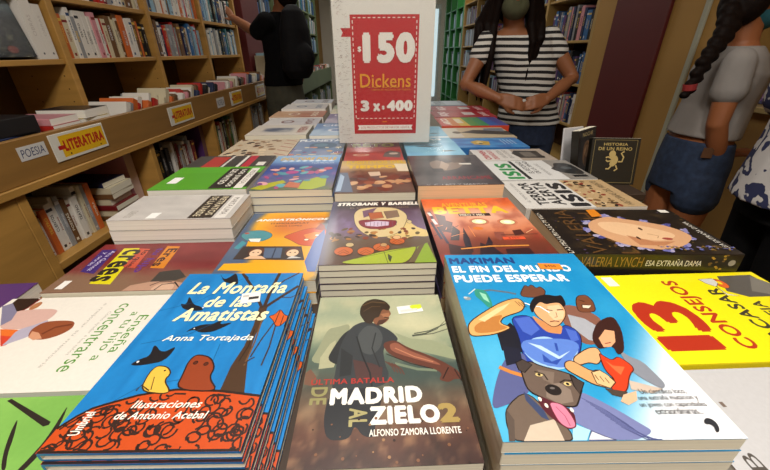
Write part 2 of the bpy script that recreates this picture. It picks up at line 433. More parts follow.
# nearest bay, eye level: face-out dark book and two thick white volumes at its right end
for j, (y0, y1, bn) in enumerate(bays):
    pal = (warm, warm, cool, dusk)[j]
    if j:
        shelf_row(-1.315, 1, y0+0.02, y1-0.022, LZ[0], (.155, .19), (.016, .036), (.12, .16), pal, 'in the %s eye level bay' % bn, 'books on the eye level left shelf', far=(j == 3))
        shelf_row(-1.315, 1, y0+0.02, y1-0.022, LZ[1], (.15, .185), (.014, .034), (.12, .16), pal, 'on the %s upper bay' % bn, 'books on the upper left shelf', far=(j == 3))
for k, (y, th) in enumerate(((1.487, .047), (1.536, .036))):
    m = standing_mesh(.17, th, .195-.012*k, 'white', None, False)
    a = Art(m, th, .195, Matrix(((0, 0, 1, 0), (1, 0, 0, 0), (0, 1, 0, 0), (0, 0, 0, 1))))
    a.ell((.6, .1), (.004, .004), '#4a4a52'); a.text('OBRAS', [(.3, .4), (.6, .75)], '#b9b2ac', 0, rot=90)
    tag(m.build('book', None, (-1.31, y, LZ[0]+.0003)), ('very thick white book, larger of the two at the near upright', 'thick white book touching the perforated upright, smaller of two')[k], 'book', 'thick white books')
# ------------------------------------------------------------------ cubbies under the bin
shelf_row(-1.12, 1, .99, 1.27, .607, (.15, .19), (.012, .028), (.13, .16), ['orange', 'white', 'pale blue', 'white', 'grey', 'brown', 'cream', 'grey'], 'in the nearest cubby under the bin', 'books in the cubbies')
shelf_row(-1.13, 1, 1.64, 1.84, .607, (.17, .21), (.02, .034), (.13, .16), ['black'], 'in the second cubby, among black spines', 'books in the cubbies')
shelf_row(-1.13, 1, 1.845, 2.08, .607, (.15, .2), (.014, .03), (.13, .16), ['grey', 'brown', 'dark red', 'white'], 'in the second cubby after the black spines', 'books in the cubbies')
shelf_row(-1.12, 1, 2.285, 2.7, .607, (.17, .22), (.014, .034), (.13, .16), ['red', 'cream', 'white', 'brown', 'green', 'black'], 'in the third cubby under the bin', 'books in the cubbies', far=True)
shelf_row(-1.12, 1, 2.93, 3.4, .607, (.17, .22), (.014, .034), (.13, .16), ['cream', 'brown', 'white', 'grey'], 'in the fourth cubby under the bin', 'books in the cubbies', far=True)
def flat_book(x, y, z, w, h, th, col, label, rz=0.0, pages='cream', group=None, deco=None):
    """closed book lying flat, spine on its local left"""
    cov, pg = book_meshes(w, h, th, COLN.get(col, col), None, pages, False, deco)
    o = link('book', cov, None, (x, y, z), (0, 0, rz)); tag(o, label, 'book', group)
    link('pages', pg, o)
    return o
INKS = [0.0]
def book_meshes(w, h, t, col, spine, pages, hard, art=None, mt=None, spineart=None, key=None):
    mt = mt or PRINT; m = MB()
    c = 0.0022 if hard else 0.0006; r = min(0.002, t*.3); sp = spine or col
    top = [(w/2, t), (-w/2+r, t)]
    arc = [(-w/2+r-r*math.sin(a*math.pi/8), t-r+r*math.cos(a*math.pi/8)) for a in range(5)]
    arcb = [(x, t-z) for x, z in arc][::-1]
    bot = [(-w/2+r, 0), (w/2, 0)]
    def strip(pr, colr):
        vs, fs = [], []
        for x, z in pr: vs += [(x, -h/2, z), (x, h/2, z)]
        for i in range(len(pr)-1): fs.append((2*i, 2*i+1, 2*i+3, 2*i+2))
        m.add(vs, fs, mt, colr)
    strip(top, col); strip(arc, col if not spine else sp); strip([arc[-1], arcb[0]], sp); strip(arcb, sp); strip(bot, col)
    inn = [(w/2, t-c), (-w/2+c, t-c), (-w/2+c, c), (w/2, c)]
    strip(inn, '#c9c2b2')
    for yy in (-h/2, h/2):
        m.add([(w/2, yy, t), (-w/2+r, yy, t), (-w/2+c, yy, t-c), (w/2, yy, t-c)], [(0, 1, 2, 3)], mt, col)
        m.add([(w/2, yy, 0), (-w/2+r, yy, 0), (-w/2+c, yy, c), (w/2, yy, c)], [(0, 1, 2, 3)], mt, col)
        pr = arc+arcb
        m.add([(x, yy, z) for x, z in pr]+[(-w/2+c, yy, c), (-w/2+c, yy, t-c)], [tuple(range(len(pr)+2))], mt, sp)
    for za, zb in ((t, t-c), (0, c)):
        m.add([(w/2, -h/2, za), (w/2, h/2, za), (w/2, h/2, zb), (w/2, -h/2, zb)], [(0, 1, 2, 3)], mt, col)
    if art:
        a = Art(m, w, h, Matrix.Translation((-w/2, -h/2, t)), mt); art(a); INKS[0] = a.n*a.step
    if spineart:
        T = Matrix(((0, 0, -1, -w/2), (-1, 0, 0, h/2), (0, 1, 0, 0), (0, 0, 0, 1)))
        a = Art(m, h, t, T, mt); spineart(a)
    g = 0.003 if hard else 0.0003
    p = MB().box(-w/2+c+0.0002, w/2-g, -h/2+g, h/2-g, c+0.0001, t-c-0.0001, PAGES[pages])
    return m.mesh('book'), p.mesh('pages')
# near cubby: flat piles and a pale box file
pl = [(.14, .2, 'brown'), (.135, .19, 'cream'), (.14, .2, 'dark red'), (.13, .18, 'cream'), (.14, .2, 'brown'), (.13, .19, 'cream'), (.12, .18, 'navy')]
z = .6073
for k, (w, h, col) in enumerate(pl):
    th = .02+.006*(k % 2)
    flat_book(-1.20+.006*(k % 3), 1.375, z, w, h, th, col, '%s book lying flat, %s from the bottom of the cubby pile' % (col, ORD[k]), math.pi/2+random.uniform(-.06, .06), 'cream', 'flat pile in the nearest cubby'); z += th+.0004
m = standing_mesh(.2, .05, .25, 'pink', '#c9b2ae', False)
tag(m.build('book', None, (-1.16, 1.53, .6073)), 'large pale pink volume standing at the far end of the nearest cubby', 'book')
m = standing_mesh(.2, .04, .22, 'purple', '#6a4a5a', False)
tag(m.build('book', None, (-1.14, 2.19, .6073)), 'large mauve book standing at the far end of the second cubby', 'book')
# ------------------------------------------------------------------ books in the bin, tilted back, and the flat ones at its near end
def bin_run(y0, y1, pal, place, group, tilt=0.5, hr=(.14, .2), xr=(-1.285, -1.11), zf=.8765, far=False):
    y = y0; k = 0; th = random.uniform(.014, .03)
    while y < y1:
        h = random.uniform(*hr); wd = random.uniform(.12, .165); nx = random.uniform(.014, .03)
        col = random.choice(pal)
        mb = standing_mesh(wd, th, h, col, deco=False)
        x = random.uniform(xr[0]+wd, xr[1])      # thickness along y, tops lean away from the viewer
        z = zf+th*math.sin(tilt)+.0005
        if far: bulk(mb, Matrix.Rotation(SW, 4, 'Z') @ Matrix.Translation((x, y, z)) @ Matrix.Rotation(-tilt, 4, 'X'))
        else: tag(link('book', mb.mesh('book'), None, (x, y, z), (-tilt, 0, 0)), '%s book, %s from the near end %s' % (col, ORD[min(k, 58)], place), 'book', group)
        y += (th+.001+(nx-th)*math.sin(tilt)**2)/math.cos(tilt)+random.choice((0, 0, 0.004, .012)); k += 1; th = nx
binp = ['white', 'pink', 'cream', 'black', 'red', 'white', 'grey', 'cream', 'navy', 'brown', 'orange', 'white']
bin_run(1.52, 2.45, binp, 'of the middle run in the bin', 'books in the display bin', .45, (.15, .19))
bin_run(2.6, 3.42, binp, 'of the far run in the bin', 'books in the display bin', .4, (.16, .2), far=True)
def pile(y, cols, w=.15, h=.19, place='', rz=math.pi/2):
    z = .8768
    for k, (col, th) in enumerate(cols):
        flat_book(-1.192+random.uniform(-.005, .005), y, z, w, h, th, col, '%s book lying flat in the bin, %s from the bottom %s' % (col, ORD[k], place), rz+random.uniform(-.1, .1), random.choice(('cream', 'white')), 'flat books in the bin'); z += th+.0004
pile(1.075, [('brown', .04), ('grey', .04), ('navy', .04), ('black', .05)], .14, .19, 'of the black topped pile', math.pi)
pile(1.255, [('cream', .04), ('grey', .04), ('white', .03), ('red', .018), ('pink', .022)], .12, .17, 'of the pink topped pile')
pile(1.41, [('white', .05), ('navy', .03), ('cream', .03), ('yellow', .018), ('black', .03)], .13, .17, 'of the sign side pile', math.pi/2*3)
# ------------------------------------------------------------------ signs on the bin panel
YEL = '#e0b21e'
def panel_sign(y0, y1, z0, z1, label):
    m = MB(); w, h = y1-y0, z1-z0
    m.box(-1.0698, -1.0668, y0, y1, z0, z1, PRINT, .0006, '#d8d6cc')
    T = Matrix(((0, 0, 1, -1.0668), (1, 0, 0, y0), (0, 1, 0, z0), (0, 0, 0, 1)))
    a = Art(m, w, h, T)
    a.rect(.14, .1, .97, .9, YEL); a.rect(.09, .4, .2, .55, '#b3241c'); a.text('LITERATURA', [(.19, .3), (.95, .72)], '#b3241c', .05)
    a.ell((.26, .18), (.003, .003), '#5a3a18'); a.ell((.85, .18), (.003, .003), '#5a3a18')
    tag(m.build('shelf_sign'), label, 'sign', 'literature signs')
panel_sign(1.122, 1.358, .905, .99, 'nearest yellow sign with red LITERATURA lettering on the bin panel')
panel_sign(1.80, 2.035, .895, .98, 'second yellow LITERATURA sign along the bin panel')
panel_sign(2.565, 2.775, .89, .978, 'third yellow LITERATURA sign along the bin panel')
panel_sign(3.09, 3.31, .888, .978, 'yellow LITERATURA sign nearest the man at the bin')
def paper_label(y0, y1, z0, z1, t, label):
    m = MB().box(-1.0698, -1.0688, y0, y1, z0, z1, PRINT, 0, '#c9c8c6')
    a = Art(m, y1-y0, z1-z0, Matrix(((0, 0, 1, -1.0688), (1, 0, 0, y0), (0, 1, 0, z0), (0, 0, 0, 1))))
    a.text(t, [(.08, .2), (.92, .8)], '#2a3560', .0, .1)
    tag(m.build('paper_label'), label, 'label')
paper_label(1.012, 1.105, .938, .978, 'POESIA', 'white handwritten POESIA paper label on the bin panel')
paper_label(2.35, 2.46, .905, .962, 'NOVELA', 'small pale paper label between the second and third yellow signs')
# face-out book in clear wrap, nearest eye level bay
m = MB(); m.box(0, .05, -.2, .2, 0, .2, PRINT, .002, '#22303c')
a = Art(m, .4, .2, Matrix(((0, 0, 1, .05), (1, 0, 0, -.2), (0, 1, 0, 0), (0, 0, 0, 1))))
a.grid(24, 16, lambda u, v: mix(mix((24, 30, 36), (120, 140, 150), sst(.55, .95, v)), (150, 140, 100), max(0, nz(u, v, 7, 3))*1.3*sst(.6, .3, v)))
a.ell((.4, .62), (.1, .02), '#4d6a84'); a.ell((.8, .12), (.02, .012), '#7a2a1c')
o = m.build('picture_book', None, (-1.36, 1.28, LZ[0]+.0006), (0, math.radians(-10), 0)); tag(o, 'dark landscape book in shiny clear wrap facing out at far left', 'book')
MB().box(.0512, .0518, -.2, .2, .002, .2, CLEAR).build('clear_wrap', o)
# far left green shelving
for j, (a_, b_) in enumerate(zip(FY, FY[1:])):
    for k, z in enumerate((1.2, 1.5, 1.8)):
        shelf_row(-1.335, 1, a_+.03, b_-.04, z, (.18, .25), (.03, .06), (.13, .17), dusk, 'on the %s shelf of the %s green left bay' % (('lower', 'middle', 'top')[k], ORD[j]), 'books in the far green left bookcase', far=True, deco=False)
    shelf_row(-1.13, 1, a_+.03, b_-.04, .35, (.2, .28), (.03, .06), (.13, .17), dusk, 'in the cubby of the %s green left bay' % ORD[j], 'books in the far green cubbies', far=True, deco=False)
    bin_run(a_+.05, b_-.16, binp, 'of the %s stretch of the green bin' % ORD[j], 'books in the far green bin', .4, (.26, .3), (-1.31, -1.13), .7206, True)
# books standing against the plum pillar beyond the man's arm
pb = thing('wall_rack', 'small wooden ledge fixed to the plum pillar by the man', 'ledge')
MB().box(-1.278, -1.13, 3.7, 4.14, .98, 1.0, WOOD, .002).build('ledge_board', pb)
shelf_row(-1.14, 1, 3.74, 4.1, 1.0, (.17, .22), (.014, .03), (.1, .13), ['white', 'cream', 'brown', 'white', 'pale blue'], 'on the ledge of the plum pillar', 'books on the pillar ledge')
for o in list(bpy.data.objects):
    if o not in N0 and o.parent is None and o not in RIGHT: LEFT.append(o)
for o in LEFT:
    o.location = Matrix.Rotation(SW, 4, 'Z') @ Vector(o.location)
    o.rotation_euler = (o.rotation_euler.x, o.rotation_euler.y, o.rotation_euler.z+SW)
# ------------------------------------------------------------------ right bookcases
for j, (a_, b_) in enumerate(zip(RY, RY[1:])):
    for k, z in enumerate(RZ[1:5]):
        shelf_row(1.785, -1, a_+.03, b_-.06, z, (.19, .27), (.022, .05), (.13, .17), ['grey', 'black', 'pale blue', 'navy', 'grey', 'purple', 'dark red', 'brown', 'black'] if j else ['dark red', 'purple', 'pink', 'white', 'navy', 'grey', 'black', 'blue'], 'on the %s shelf of the %s tan right bay' % (('knee high', 'waist high', 'chest high', 'head high')[k], ORD[j]), 'books in the tan right bookcase', far=True, deco=(j == 0))
for j, (a_, b_) in enumerate(zip(GY, GY[1:])):
    for k, z in enumerate(RZ[1:5]):
        shelf_row(1.80, -1, a_+.06, b_-.14, z, (.19, .27), (.05, .09), (.13, .17), dusk, 'on the %s shelf of the %s green right bay' % (('knee high', 'waist high', 'chest high', 'head high')[k], ORD[j]), 'books in the bright green bookcase', far=True, deco=False)
# niche with a wrapped purple magazine
t = thing('wall_shelf', 'pale shelf in the wall niche beside the grey shirt girl', 'shelf')
MB().box(1.70, 2.09, 1.452, 1.948, .965, .99, mat('pale_shelf', '#b7a06a', .5), .003).build('shelf_board', t)
m = MB().box(-.012, 0, 0, .24, 0, .21, PRINT, .001, '#2a3070')
a = Art(m, .24, .21, Matrix(((0, 0, -1, -.012), (-1, 0, 0, .24), (0, 1, 0, 0), (0, 0, 0, 1))))
a.poly([(.1, .05), (.95, .05), (.95, .8)], '#7a4aa0'); a.poly([(.25, .12), (.9, .12), (.9, .6)], '#a86ab4'); a.line([(.05, .1), (.95, .95)], .006, '#c9c2dc')
o = m.build('magazine', None, (1.80, 1.63, .9905), (0, math.radians(14), 0)); tag(o, 'purple and blue magazine in clear wrap leaning in the wall niche', 'magazine')
MB().box(-.0135, -.0129, 0, .24, .002, .21, CLEAR).build('clear_wrap', o)
# ------------------------------------------------------------------ the book table
TZ = 0.91
t = thing('display_table', 'long wooden table down the middle carrying the stacked books', 'table', (0, 0, 0))
TBL = mat('dark_table_wood', '#33251a', 0.6, 0.2, 3, (1, 6, 1))
MB().box(-0.455, 0.535, -0.12, 2.2, TZ-0.035, TZ-0.0004, TBL, 0.003).build('table_top', t)
MB().box(0.5355, 0.66, 0.78, 1.0, TZ-0.02, TZ-0.0004, TBL, 0.002).build('side_leaf', t)
for x in (-0.41, 0.49):
    for y in (-0.05, 2.13): MB().box(x-0.03, x+0.03, y-0.03, y+0.03, 0, TZ-0.0355, TBL, 0.004).build('leg', t)
for y in (-0.05, 2.13): MB().box(-0.379, 0.459, y-0.012, y+0.012, TZ-0.12, TZ-0.0356, TBL, 0.002).build('apron', t)
for x in (-0.41, 0.49): MB().box(x-0.012, x+0.012, -0.019, 2.099, TZ-0.12, TZ-0.0356, TBL, 0.002).build('apron', t)
# key: centre x, centre y, width, height, turn in degrees, drop of the top below eye level, copies in the stack
#BOOKTABLE
MAIN = {
 'A': (.0045, .2533, .146, .204, 0, .270, 2), 'B': (.160, .2496, .157, .232, -1.5, .220, 7), 'C': (-.1642, .265, .1415, .2225, -1.6, .245, 7),
 'D': (.428, .3335, .163, .245, 90, .290, 1), 'E': (.409, .503, .160, .248, 86.5, .260, 1), 'F': (.1655, .485, .160, .230, 0, .240, 3),
 'G': (.003, .490, .152, .214, 0, .240, 7), 'H': (.159, .706, .158, .205, 0, .215, 2), 'I': (.0025, .7275, .151, .218, 0, .2326, 4),
 'J': (-.159, .769, .158, .250, 0, .233, 5), 'K': (-.333, .7145, .146, .184, -90, .228, 2), 'L': (-.328, .577, .108, .195, -90, .235, 4),
 'M': (-.333, .453, .130, .2065, -90, .275, 1), 'N': (-.354, .3105, .147, .2285, -90, .280, 1), 'N2': (-.354, .157, .150, .2285, -90, .280, 1),
 'O': (-.153, .507, .1455, .226, 0, .270, 2), 'P': (.405, .160, .175, .250, 90, .293, 1),
 'I3': (.397, .6705, .155, .230, 90, .260, 2), 'I2': (.399, .8325, .155, .224, 90, .260, 2), 'I1': (.390, .974, .120, .210, 90, .260, 2),
 'BL': (.357, 1.1025, .125, .224, 90, .255, 2), 'BG': (.365, 1.2575, .170, .230, 90, .255, 1), 'RB': (.388, 1.446, .188, .255, 90, .250, 1),
 'R1': (.40, 1.6375, .165, .27, 90, .250, 1), 'R2': (.42, 1.8075, .165, .27, 90, .250, 1), 'GB': (.36, 1.99, .18, .26, 90, .248, 1),
 'S1': (.163, .930, .150, .230, 0, .235, 2), 'S2': (.163, 1.17, .150, .230, 0, .238, 1), 'RC': (.0025, .953, .149, .210, 0, .238, 2),
 'W1': (-.31, 1.005, .2, .178, -90, .237, 2), 'W2': (-.303, 1.22, .17, .19, -90, .23, 2), 'K2': (-.335, .842, .095, .185, -90, .23, 1),
 'C2': (-.1575, 1.01, .155, .220, 0, .24, 2), 'WB': (-.12, 1.25, .16, .21, 0, .235, 1), 'X1': (-.30, 1.405, .165, .2, -90, .236, 2),
 'X2': (-.31, 1.6, .17, .22, -90, .237, 2), 'X3': (-.31, 1.78, .16, .2, -90, .23, 2), 'X4': (-.30, 1.955, .16, .2, -90, .228, 2),
 'Y1': (-.10, 1.49, .16, .22, 0, .238, 1), 'Y2': (-.10, 1.74, .16, .22, 0, .236, 1), 'Y5': (-.08, 1.99, .16, .22, 0, .235, 1), 'Y6': (.1, 1.9, .16, .22, 0, .238, 1),
}
#ENDTABLE
def worms(a, inside, n, ln, wd, col, seed, top=None):
    """short curly ink strokes inside a region, spread evenly below the line top"""
    rn = random.Random(seed); a.hold = True
    for i in range(n):
        if top:
            c = 15; u = (i % c+.5+rn.uniform(-.4, .4))/c; v = (i//c+.5+rn.uniform(-.4, .4))/(n/c)*top(u)
        else: u, v = rn.random(), rn.random()
        th = rn.uniform(0, 6.28); turn = rn.choice((-.55, .55)); pts = []
        for k in range(13):
            if inside(u, v): pts.append((u, v))
            if k == 6: turn = -turn*rn.choice((1, 1, -1))
            th += turn+rn.uniform(-.2, .2); u += math.cos(th)*ln/a.w/12; v += math.sin(th)*ln/a.h/12
        if len(pts) > 2: a.line(pts, wd, col)
    a.hold = False; a.n += 1
def art_A(a):
    st = [(0, rgb('#3a2420')), (.12, rgb('#5a3a2e')), (.22, rgb('#6b5240')), (.34, rgb('#4d4a40')), (.5, rgb('#4e5f55')), (.62, rgb('#7d8a72')), (.75, rgb('#a9ab8a')), (.88, rgb('#8f9a80')), (1, rgb('#a3a88c'))]
    def f(u, v):
        c = ramp(st, v+.06*nz(u, v, 3, 1))
        n = nz(u, v, 9, 5); c = mix(c, rgb('#d8c8a0'), .35*max(0, n)*sst(.0, .3, v))
        c = mix(c, rgb('#a8805c'), .9*max(0, nz(u, v, 12, 2))*sst(.32, .1, v))
        c = mix(c, rgb('#2a201c'), .8*max(0, nz(u, v, 10, 9))*sst(.4, .1, v))
        c = mix(c, rgb('#cfcaa6'), .6*math.exp(-((u-.75)**2/.06+(v-.8)**2/.03)))
        return mix(c, rgb('#3b4a46'), .8*sst(.5, .46, v)*sst(.3, .4, v)*sst(.35, .6, u))
    a.grid(44, 60, f)
    a.poly([(0.009,0.492),(0.055,0.589),(0.102,0.727),(0.172,0.739),(0.272,0.767),(0.253,0.636),(0.202,0.486)], '#8d9174'); a.poly([(0.080,0.525),(0.132,0.613),(0.170,0.639),(0.197,0.522),(0.179,0.463),(0.080,0.455)], '#a5a484')
    a.poly([(0.604,0.682),(0.711,0.636),(0.875,0.617),(0.997,0.560),(1.002,0.485),(0.675,0.570)], '#8f9678'); a.line([(0.586,0.474),(0.733,0.435),(0.857,0.425)], .003, '#6f7c66')
    a.line([(0.728,0.655),(0.829,0.669),(0.922,0.701),(1.026,0.765)], .0026, '#3d4238', True); a.line([(0.744,0.671),(0.862,0.688),(1.014,0.740)], .0016, '#4b5044'); a.line([(0.747,0.654),(0.886,0.667),(1.008,0.698)], .0014, '#565a4a')
    a.poly([(-0.016,0.435),(0.029,0.456),(0.075,0.411),(0.061,0.359),(0.004,0.371)], '#70503f')
    a.poly([(0.221,0.688),(0.303,0.735),(0.285,0.582),(0.239,0.496),(0.198,0.474),(0.126,0.512),(0.162,0.591)], '#26292b')
    a.poly([(0.369,0.779),(0.463,0.758),(0.576,0.697),(0.632,0.630),(0.569,0.600),(0.508,0.575),(0.521,0.464),(0.546,0.412),(0.508,0.341),(0.178,0.325),(0.191,0.407),(0.196,0.486),(0.209,0.611),(0.274,0.736)], '#33373a')
    a.poly([(0.390,0.748),(0.477,0.730),(0.517,0.656),(0.492,0.576),(0.432,0.527),(0.353,0.554),(0.321,0.662)], '#474b4c'); a.poly([(0.303,0.506),(0.432,0.479),(0.503,0.453),(0.492,0.377),(0.335,0.371)], '#4a3230'); a.poly([(0.217,0.584),(0.301,0.531),(0.296,0.415),(0.223,0.406)], '#272a2c')
    a.line([(0.321,0.662),(0.367,0.529),(0.419,0.422),(0.431,0.348)], .0016, '#1e2022'); a.line([(0.462,0.686),(0.433,0.577),(0.483,0.454)], .0014, '#26282a')
    a.poly([(0.172,0.331),(0.508,0.345),(0.481,0.250),(0.452,0.181),(0.443,0.109),(0.378,0.119),(0.334,0.168),(0.307,0.106),(0.184,0.106),(0.152,0.198)], '#24262a')
    a.poly([(0.501,0.607),(0.599,0.631),(0.681,0.575),(0.831,0.515),(0.924,0.468),(1.004,0.411),(1.010,0.368),(0.956,0.374),(0.918,0.354),(0.854,0.370),(0.888,0.406),(0.830,0.439),(0.701,0.471),(0.551,0.528)], '#5d3428')
    a.poly([(0.556,0.600),(0.611,0.612),(0.686,0.554),(0.823,0.500),(0.902,0.451),(0.829,0.467),(0.668,0.515),(0.566,0.553)], '#8a5340'); a.line([(0.594,0.572),(0.720,0.513),(0.843,0.476)], .0012, '#b67a5c'); a.line([(0.528,0.536),(0.688,0.471),(0.834,0.434)], .001, '#2a1814')
    a.line([(0.972,0.428),(0.998,0.362)], .0012, '#2a1814'); a.line([(0.937,0.440),(0.883,0.376)], .0012, '#2a1814')
    for k in range(4): a.line([(p[0]+.02*k, p[1]-.006*k) for p in [(0.522,0.488),(0.564,0.456),(0.581,0.424)]], .0012, '#5d3a30')
    a.poly([(0.471,0.867),(0.565,0.885),(0.589,0.830),(0.564,0.815),(0.571,0.792),(0.521,0.750),(0.463,0.745),(0.434,0.783)], '#7d5138'); a.poly([(0.501,0.833),(0.569,0.844),(0.576,0.817),(0.541,0.793)], '#9c6a4a'); a.line([(0.530,0.806),(0.566,0.798)], .0016, '#1e100c'); a.poly([(0.487,0.782),(0.559,0.792),(0.516,0.750),(0.463,0.739)], '#4a2e22')
    a.poly([(0.337,0.838),(0.341,0.906),(0.384,0.955),(0.454,0.978),(0.544,0.953),(0.588,0.898),(0.566,0.858),(0.521,0.879),(0.501,0.840),(0.488,0.807),(0.452,0.802),(0.434,0.752),(0.381,0.766),(0.356,0.805)], '#33261a'); a.line([(0.356,0.913),(0.435,0.946),(0.546,0.932)], .001, '#6a5236'); a.line([(0.367,0.861),(0.434,0.903),(0.503,0.901)], .001, '#5a452e')
    a.text('ÚLTIMA BATALLA', [(0.048,0.365),(0.572,0.402)], '#a83028', .02); a.text('DE', [(0.058,0.263),(0.158,0.352)], '#8f8a5a', .03, rot=-90)
    a.text('MADRID', [(0.178,0.259),(0.737,0.343)], '#eeeae0', .06); a.text('AL', [(0.299,0.158),(0.404,0.241)], '#a39b68', .03, rot=-90); a.text('ZIELO', [(0.416,0.162),(0.822,0.247)], '#eeeae0', .06)
    a.text('2', [(0.813,0.162),(0.930,0.250)], '#a48c50', .06); a.text('ALFONSO ZAMORA LLORENTE', [(0.414,0.115),(0.920,0.144)], '#eeeae0', .02)
    for k in range(26):
        u, v = random.random(), random.random()*.2; a.ell((u, v), (random.uniform(.0004, .0015),)*2, random.choice(('#9a7450', '#7a5238', '#2a1a16')), n=6)
def art_B(a):
    def f(u, v):
        c = mix((22, 138, 196), (96, 190, 226), .7*sst(.75, .2, v)*(.5+.5*math.sin(u*5+1))+.25*max(0, nz(u, v, 4, 3)))
        c = mix(c, (238, 240, 244), sst(1.12, 1.5, u*1.0+(.45-v)*1.25+.25))
        return mix(c, (250, 252, 255), sst(.06, .0, u-.02)*.0)
    a.grid(40, 56, f)
    a.text('MAKIMAN', [(0.020,0.910),(0.507,0.969)], '#163c7c', .05); a.text('EL FIN DEL MUNDO', [(0.022,0.833),(0.881,0.892)], '#f2f2f0', .045); a.text('PUEDE ESPERAR', [(0.017,0.751),(0.804,0.811)], '#f2f2f0', .045)
    a.line([(0.140,0.684),(0.233,0.690),(0.338,0.672),(0.384,0.659)], .0026, '#5c6a78'); a.poly([(0.126,0.704),(0.198,0.690),(0.206,0.623),(0.197,0.563),(0.166,0.569),(0.143,0.615),(0.113,0.648)], '#2f8f7c'); a.poly([(0.151,0.676),(0.187,0.660),(0.190,0.601),(0.160,0.626)], '#8fd0b4'); a.ell([(0.060,0.632)][0], (.0034, .0028), '#8a979c'); a.ell([(0.049,0.639)][0], (.002, .0014), '#c0c8ca'); a.line([(0.077,0.662),(0.132,0.700)], .0012, '#c8d8d8')
    a.poly([(0.395,0.643),(0.477,0.729),(0.490,0.709),(0.524,0.731),(0.537,0.698),(0.572,0.714),(0.590,0.679),(0.556,0.641),(0.482,0.631)], '#6e4432', '#2a1810'); a.poly([(0.606,0.572),(0.665,0.581),(0.717,0.570),(0.765,0.539),(0.804,0.493),(0.744,0.376),(0.616,0.346),(0.563,0.400),(0.568,0.495)], '#84594a')
    a.poly([(0.730,0.601),(0.769,0.642),(0.835,0.648),(0.842,0.600),(0.809,0.538),(0.759,0.532),(0.698,0.535)], '#74462f', '#2a1810'); a.poly([(0.754,0.580),(0.809,0.575),(0.781,0.556),(0.744,0.559)], '#e8d8c0', '#1a0e0a'); a.line([(0.757,0.613),(0.786,0.601)], .001, '#1a0e0a')
    a.poly([(0.623,0.520),(0.705,0.494),(0.769,0.421),(0.737,0.355),(0.640,0.378),(0.596,0.446)], '#a5a8b0')
    a.poly([(0.156,0.414),(0.258,0.477),(0.296,0.404),(0.251,0.320),(0.145,0.331)], '#191a26')
    a.poly([(0.271,0.509),(0.395,0.523),(0.436,0.425),(0.499,0.410),(0.562,0.465),(0.611,0.434),(0.611,0.389),(0.541,0.306),(0.388,0.243),(0.230,0.262),(0.272,0.404)], '#2743a2', '#10163a')
    a.poly([(0.293,0.499),(0.388,0.510),(0.407,0.437),(0.340,0.403),(0.305,0.426)], '#4a68c4'); a.poly([(0.555,0.441),(0.603,0.423),(0.588,0.378),(0.540,0.368)], '#4a68c4')
    a.poly([(0.405,0.523),(0.481,0.457),(0.553,0.459),(0.513,0.410),(0.499,0.410),(0.434,0.420),(0.408,0.479)], '#c98a56'); a.poly([(0.448,0.591),(0.500,0.612),(0.628,0.606),(0.631,0.547),(0.602,0.505),(0.532,0.456),(0.487,0.447),(0.463,0.472),(0.428,0.523)], '#dfa878', '#3a2014')
    a.poly([(0.534,0.573),(0.612,0.582),(0.613,0.534),(0.580,0.495),(0.522,0.483),(0.509,0.522)], '#eec49a'); a.line([(0.514,0.551),(0.549,0.545)], .0012, '#2a140e'); a.line([(0.577,0.548),(0.617,0.550)], .0012, '#2a140e'); a.line([(0.491,0.478),(0.522,0.483),(0.546,0.478)], .0012, '#6a2a1e'); a.line([(0.562,0.534),(0.552,0.506),(0.535,0.503)], .0006, '#8a5434')
    a.line([(0.406,0.597),(0.449,0.574),(0.487,0.571),(0.522,0.532)], .0016, '#f2f4f8')
    a.poly([(0.418,0.566),(0.452,0.608),(0.500,0.640),(0.577,0.654),(0.630,0.640),(0.674,0.650),(0.662,0.588),(0.629,0.563),(0.623,0.597),(0.566,0.592),(0.534,0.584),(0.507,0.604),(0.462,0.574),(0.417,0.526)], '#1c171a')
    a.poly([(0.006,0.463),(0.057,0.504),(0.234,0.593),(0.328,0.624),(0.388,0.629),(0.405,0.584),(0.361,0.542),(0.236,0.510),(0.195,0.475),(0.256,0.448),(0.198,0.427),(0.131,0.410),(0.021,0.402),(0.000,0.416)], '#dba765', '#3a2410', .0011)
    a.poly([(0.043,0.465),(0.174,0.513),(0.243,0.525),(0.180,0.469),(0.244,0.448),(0.136,0.422),(0.033,0.418)], '#b97a3c'); a.poly([(0.079,0.495),(0.222,0.566),(0.317,0.599),(0.258,0.558),(0.111,0.482)], '#efcd96')
    for k in range(3): a.line([(p[0]+.018*k, p[1]-.004*k) for p in [(0.351,0.609),(0.368,0.575)]], .0007, '#4a2a14')
    a.poly([(0.333,0.390),(0.421,0.400),(0.475,0.374),(0.567,0.373),(0.542,0.316),(0.430,0.242),(0.304,0.244),(0.243,0.330)], '#9cc2e6'); a.poly([(0.288,0.360),(0.331,0.390),(0.323,0.368)], '#1d3a8c'); a.poly([(0.423,0.369),(0.472,0.367),(0.427,0.336)], '#1d3a8c'); a.poly([(0.310,0.329),(0.393,0.318),(0.412,0.279),(0.482,0.317),(0.533,0.326),(0.428,0.256),(0.323,0.257)], '#3f66bc')
    a.poly([(-0.011,0.096),(0.058,0.203),(0.149,0.303),(0.264,0.326),(0.228,0.222),(0.195,0.151),(0.079,0.115)], '#565c8c'); a.poly([(0.158,0.353),(0.243,0.339),(0.225,0.278),(0.136,0.261)], '#1c1e30'); a.line([(0.097,0.257),(0.144,0.236),(0.197,0.220)], .0036, '#c8803c')
